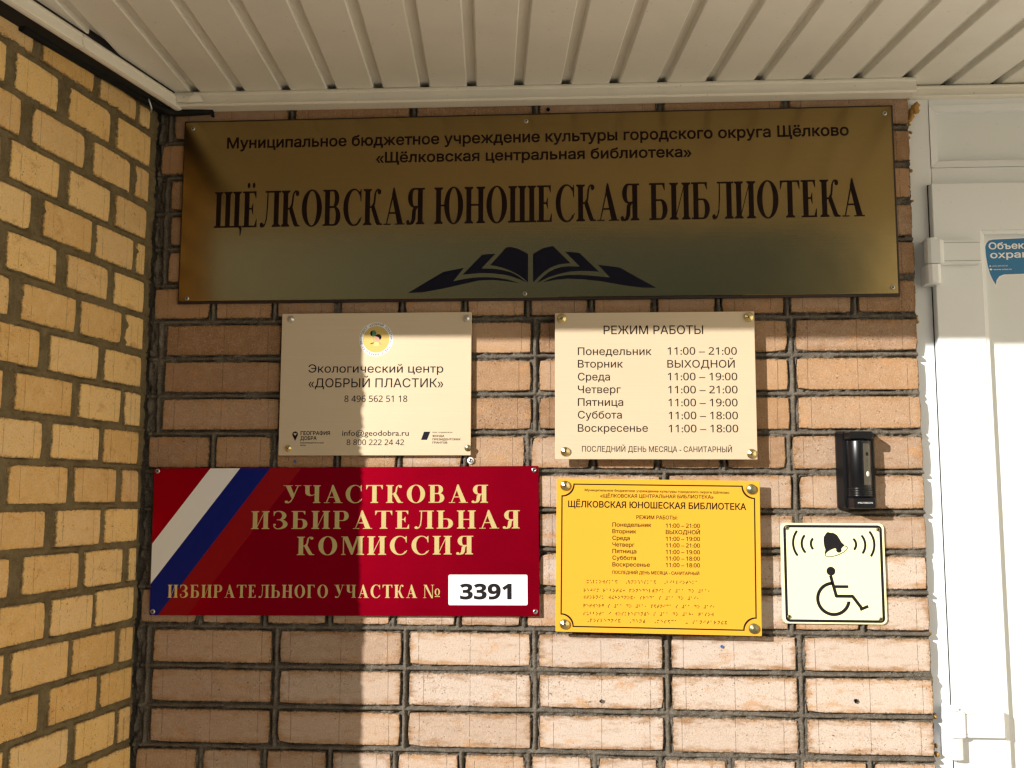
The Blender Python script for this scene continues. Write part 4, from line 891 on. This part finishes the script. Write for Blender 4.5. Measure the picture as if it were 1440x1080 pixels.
bm = bmesh.new(); prism(bm, [(-.0250, .0285, -.0745, -.0505, -.020, .003), (-.0175, .0228, -.0735, -.0530, -.0440, .002), (-.0165, .0218, -.0725, -.0540, -.0455, .002)]); from_bm('chin', bm, BLACKP, ic)
def vcyl(bm, cx, cy, r, prof, a0=-180, a1=180, seg=36):             # vertical barrel, prof = (z, radius factor)
    rows = []
    for z, k in prof: rows.append([bm.verts.new((cx+r*k*math.sin(rad(a0+(a1-a0)*i/seg)), cy-r*k*math.cos(rad(a0+(a1-a0)*i/seg)), z)) for i in range(seg+1)])
    for A, B in zip(rows, rows[1:]):
        for i in range(seg): bm.faces.new((A[i], A[i+1], B[i+1], B[i]))
    return rows
bm = bmesh.new(); pr = [(-.0530, .86), (-.0515, .96)]
for i in range(4): z = -.0500+i*.0042; pr += [(z, 1.0), (z+.0022, 1.0), (z+.0026, .945), (z+.0036, .945)]
pr += [(-.0320, 1.0), (.0540, 1.0), (.0575, .95), (.059, .86)]
vcyl(bm, .0005, -.0205, .0232, pr); from_bm('barrel', bm, BLACKP, ic, True)
bm = bmesh.new(); vcyl(bm, .0005, -.0205, .0236, [(-.0290, .995), (-.0270, 1.0), (.0485, 1.0), (.0500, .995)], 6, 44, 8); from_bm('camera_window', bm, SMOKE, ic, True)
bm = bmesh.new(); lathe(bm, [(.0034, 0), (.0032, .0012), (.0022, .0018), (0, .002)], 0, 0, 0, 18); o = from_bm('call_button', bm, M('button_cream', (.62, .62, .54), .35).m, ic, True)
aa = rad(25); o.location = (.0005+.0238*math.sin(aa), -.0205-.0238*math.cos(aa), -.0080); o.rotation_euler = (0, 0, aa); o.scale = (1, 1, 1.55)
bm = bmesh.new(); lathe(bm, [(.0030, 0), (.0026, .0008), (.0012, .0005), (0, .0002)], 0, 0, 0, 16); o = from_bm('lens', bm, RUBBER, ic, True); o.location = (.0005+.0238*math.sin(aa), -.0205-.0238*math.cos(aa), .0300); o.rotation_euler = (0, 0, aa); o.scale = (1, 1, 1.2)
for z in (.0190, .0150, .0075):
    bm = bmesh.new(); lathe(bm, [(.0007, 0), (.0006, .0003), (0, .0003)], 0, 0, 0, 8); o = from_bm('microphone_hole', bm, RUBBER, ic); o.location = (.0005+.0238*math.sin(aa), -.0205-.0238*math.cos(aa), z); o.rotation_euler = (0, 0, aa)
sans('lettering', 'MILIVISION', -.0105, .0085+.0085, -.0640, .0030, 0, .02, M('print_grey', (.5, .5, .5), .4).m, ic, -.0457)
# 7 the sticker on the door panel
st = empty('sticker', (1.735, .0181, 1.965), (0, 0, 0), 'blue speech bubble security sticker with white letters on the door panel', 'sticker')
def sp(l): return [(x-1.735, z-1.965) for x, z in l]
bub = [(1.6915, 1.9980), (1.6950, 2.0070), (1.7010, 2.0125), (1.7110, 2.0140), (1.770, 2.0160), (1.900, 2.0160), (1.908, 2.008), (1.908, 1.945), (1.900, 1.938), (1.7659, 1.9385), (1.7290, 1.9375), (1.7210, 1.9345), (1.7155, 1.9270), (1.7120, 1.9115), (1.7040, 1.9260), (1.6985, 1.9400), (1.6945, 1.9570), (1.6920, 1.9780)]
flat_mesh('border', [[(1, sp(bub))]], WHITEP, st, -.00015)
cxb, czb = sum(p[0] for p in bub)/len(bub), 1.972
innr = [(1.6945, 1.9970), (1.6975, 2.0045), (1.7025, 2.0095), (1.7110, 2.0112), (1.770, 2.0132), (1.8985, 2.0132), (1.905, 2.006), (1.905, 1.947), (1.899, 1.941), (1.7659, 1.9412), (1.7280, 1.9402), (1.7190, 1.9368), (1.7130, 1.9290), (1.7112, 1.9195), (1.7060, 1.9290), (1.7012, 1.9410), (1.6975, 1.9575), (1.6950, 1.9780)]
flat_mesh('panel', [[(1, sp(innr))]], STICKB, st, -.0003)
def stx(b, x0, x1, z, c, bo): sans('lettering', b, x0-1.735, x1-1.735, z-1.965, c, .012, bo, WHITEP, st, -.00045)
stx('Объект', 1.7010, 1.7800, 1.9915, .0135, .022); stx('охраняется', 1.7030, 1.8500, 1.9735, .0135, .022)
stx('● (495) 123-45-67'.replace('123-45-67', '000-00-00'), 1.7005, 1.7360, 1.9560, .0026, 0); stx('● www.cms.ru', 1.7005, 1.7430, 1.9490, .0032, .012)
# 8 plugs and holes left in the wall
def plug(x, z, r, mat, label, y=-.002, scr=True, nm='wall_plug', cat='wall plug'):
    e = empty(nm, (x, y, z), (0, 0, 0), label, cat)
    bm = bmesh.new(); lathe(bm, [(r, -.003), (r, .0008), (r*.72, .0016), (r*.55, .0004), (0, -.0006)], 0, 0, 0, 12); from_bm('sleeve', bm, mat, e, True)
    if scr: screw(e, 0, 0, r*.62, STEEL, y=-.0016, rot=x*9)
plug(.6687, 1.5705, .0068, WHITEP, 'white plastic plug holding a screw just above the right end of the red plate')
plug(.3119, 1.5685, .0030, M('plug_blue', (.05, .12, .35), .5).m, 'tiny blue plug showing below the ecology plaque', scr=False)
plug(1.1569, 1.2139, .0030, M('plug_blue_dusty', (.06, .13, .34), .6).m, 'small dusty blue plug in the brick below the yellow plate', scr=False)
for x, z, r, lb in [(.1167, 2.2963, .0040, 'dark drill hole in the top brick near the shaded corner'), (.8244, 2.2933, .0045, 'dark drill hole in a top brick above the middle of the long nameplate'), (1.4049, 1.1169, .0042, 'ragged black drill hole in the pale brick below the call sign'), (.9251, 1.1091, .0036, 'small chipped drill hole in a bleached brick well below the yellow plate')]:
    bm = bmesh.new(); q = random.Random(int(x*1000))
    c = [bm.verts.new((r*q.uniform(.7, 1.1)*math.cos(k*math.pi/6), 0, r*q.uniform(.7, 1.15)*math.sin(k*math.pi/6))) for k in range(12)]; d = [bm.verts.new((v.co.x*.75, .004, v.co.z*.75)) for v in c]
    for k in range(12): bm.faces.new((c[k], c[(k+1) % 12], d[(k+1) % 12], d[k]))
    bm.faces.new(d)
    # rim stands just proud of the brick so that the dark cup reads as a hole
    for v in bm.verts: v.co.y -= .0052
    o = from_bm('drill_hole', bm, CAVITY_BLACK, None); o.location = (x, .0002, z); tag(o, lb, 'hole')
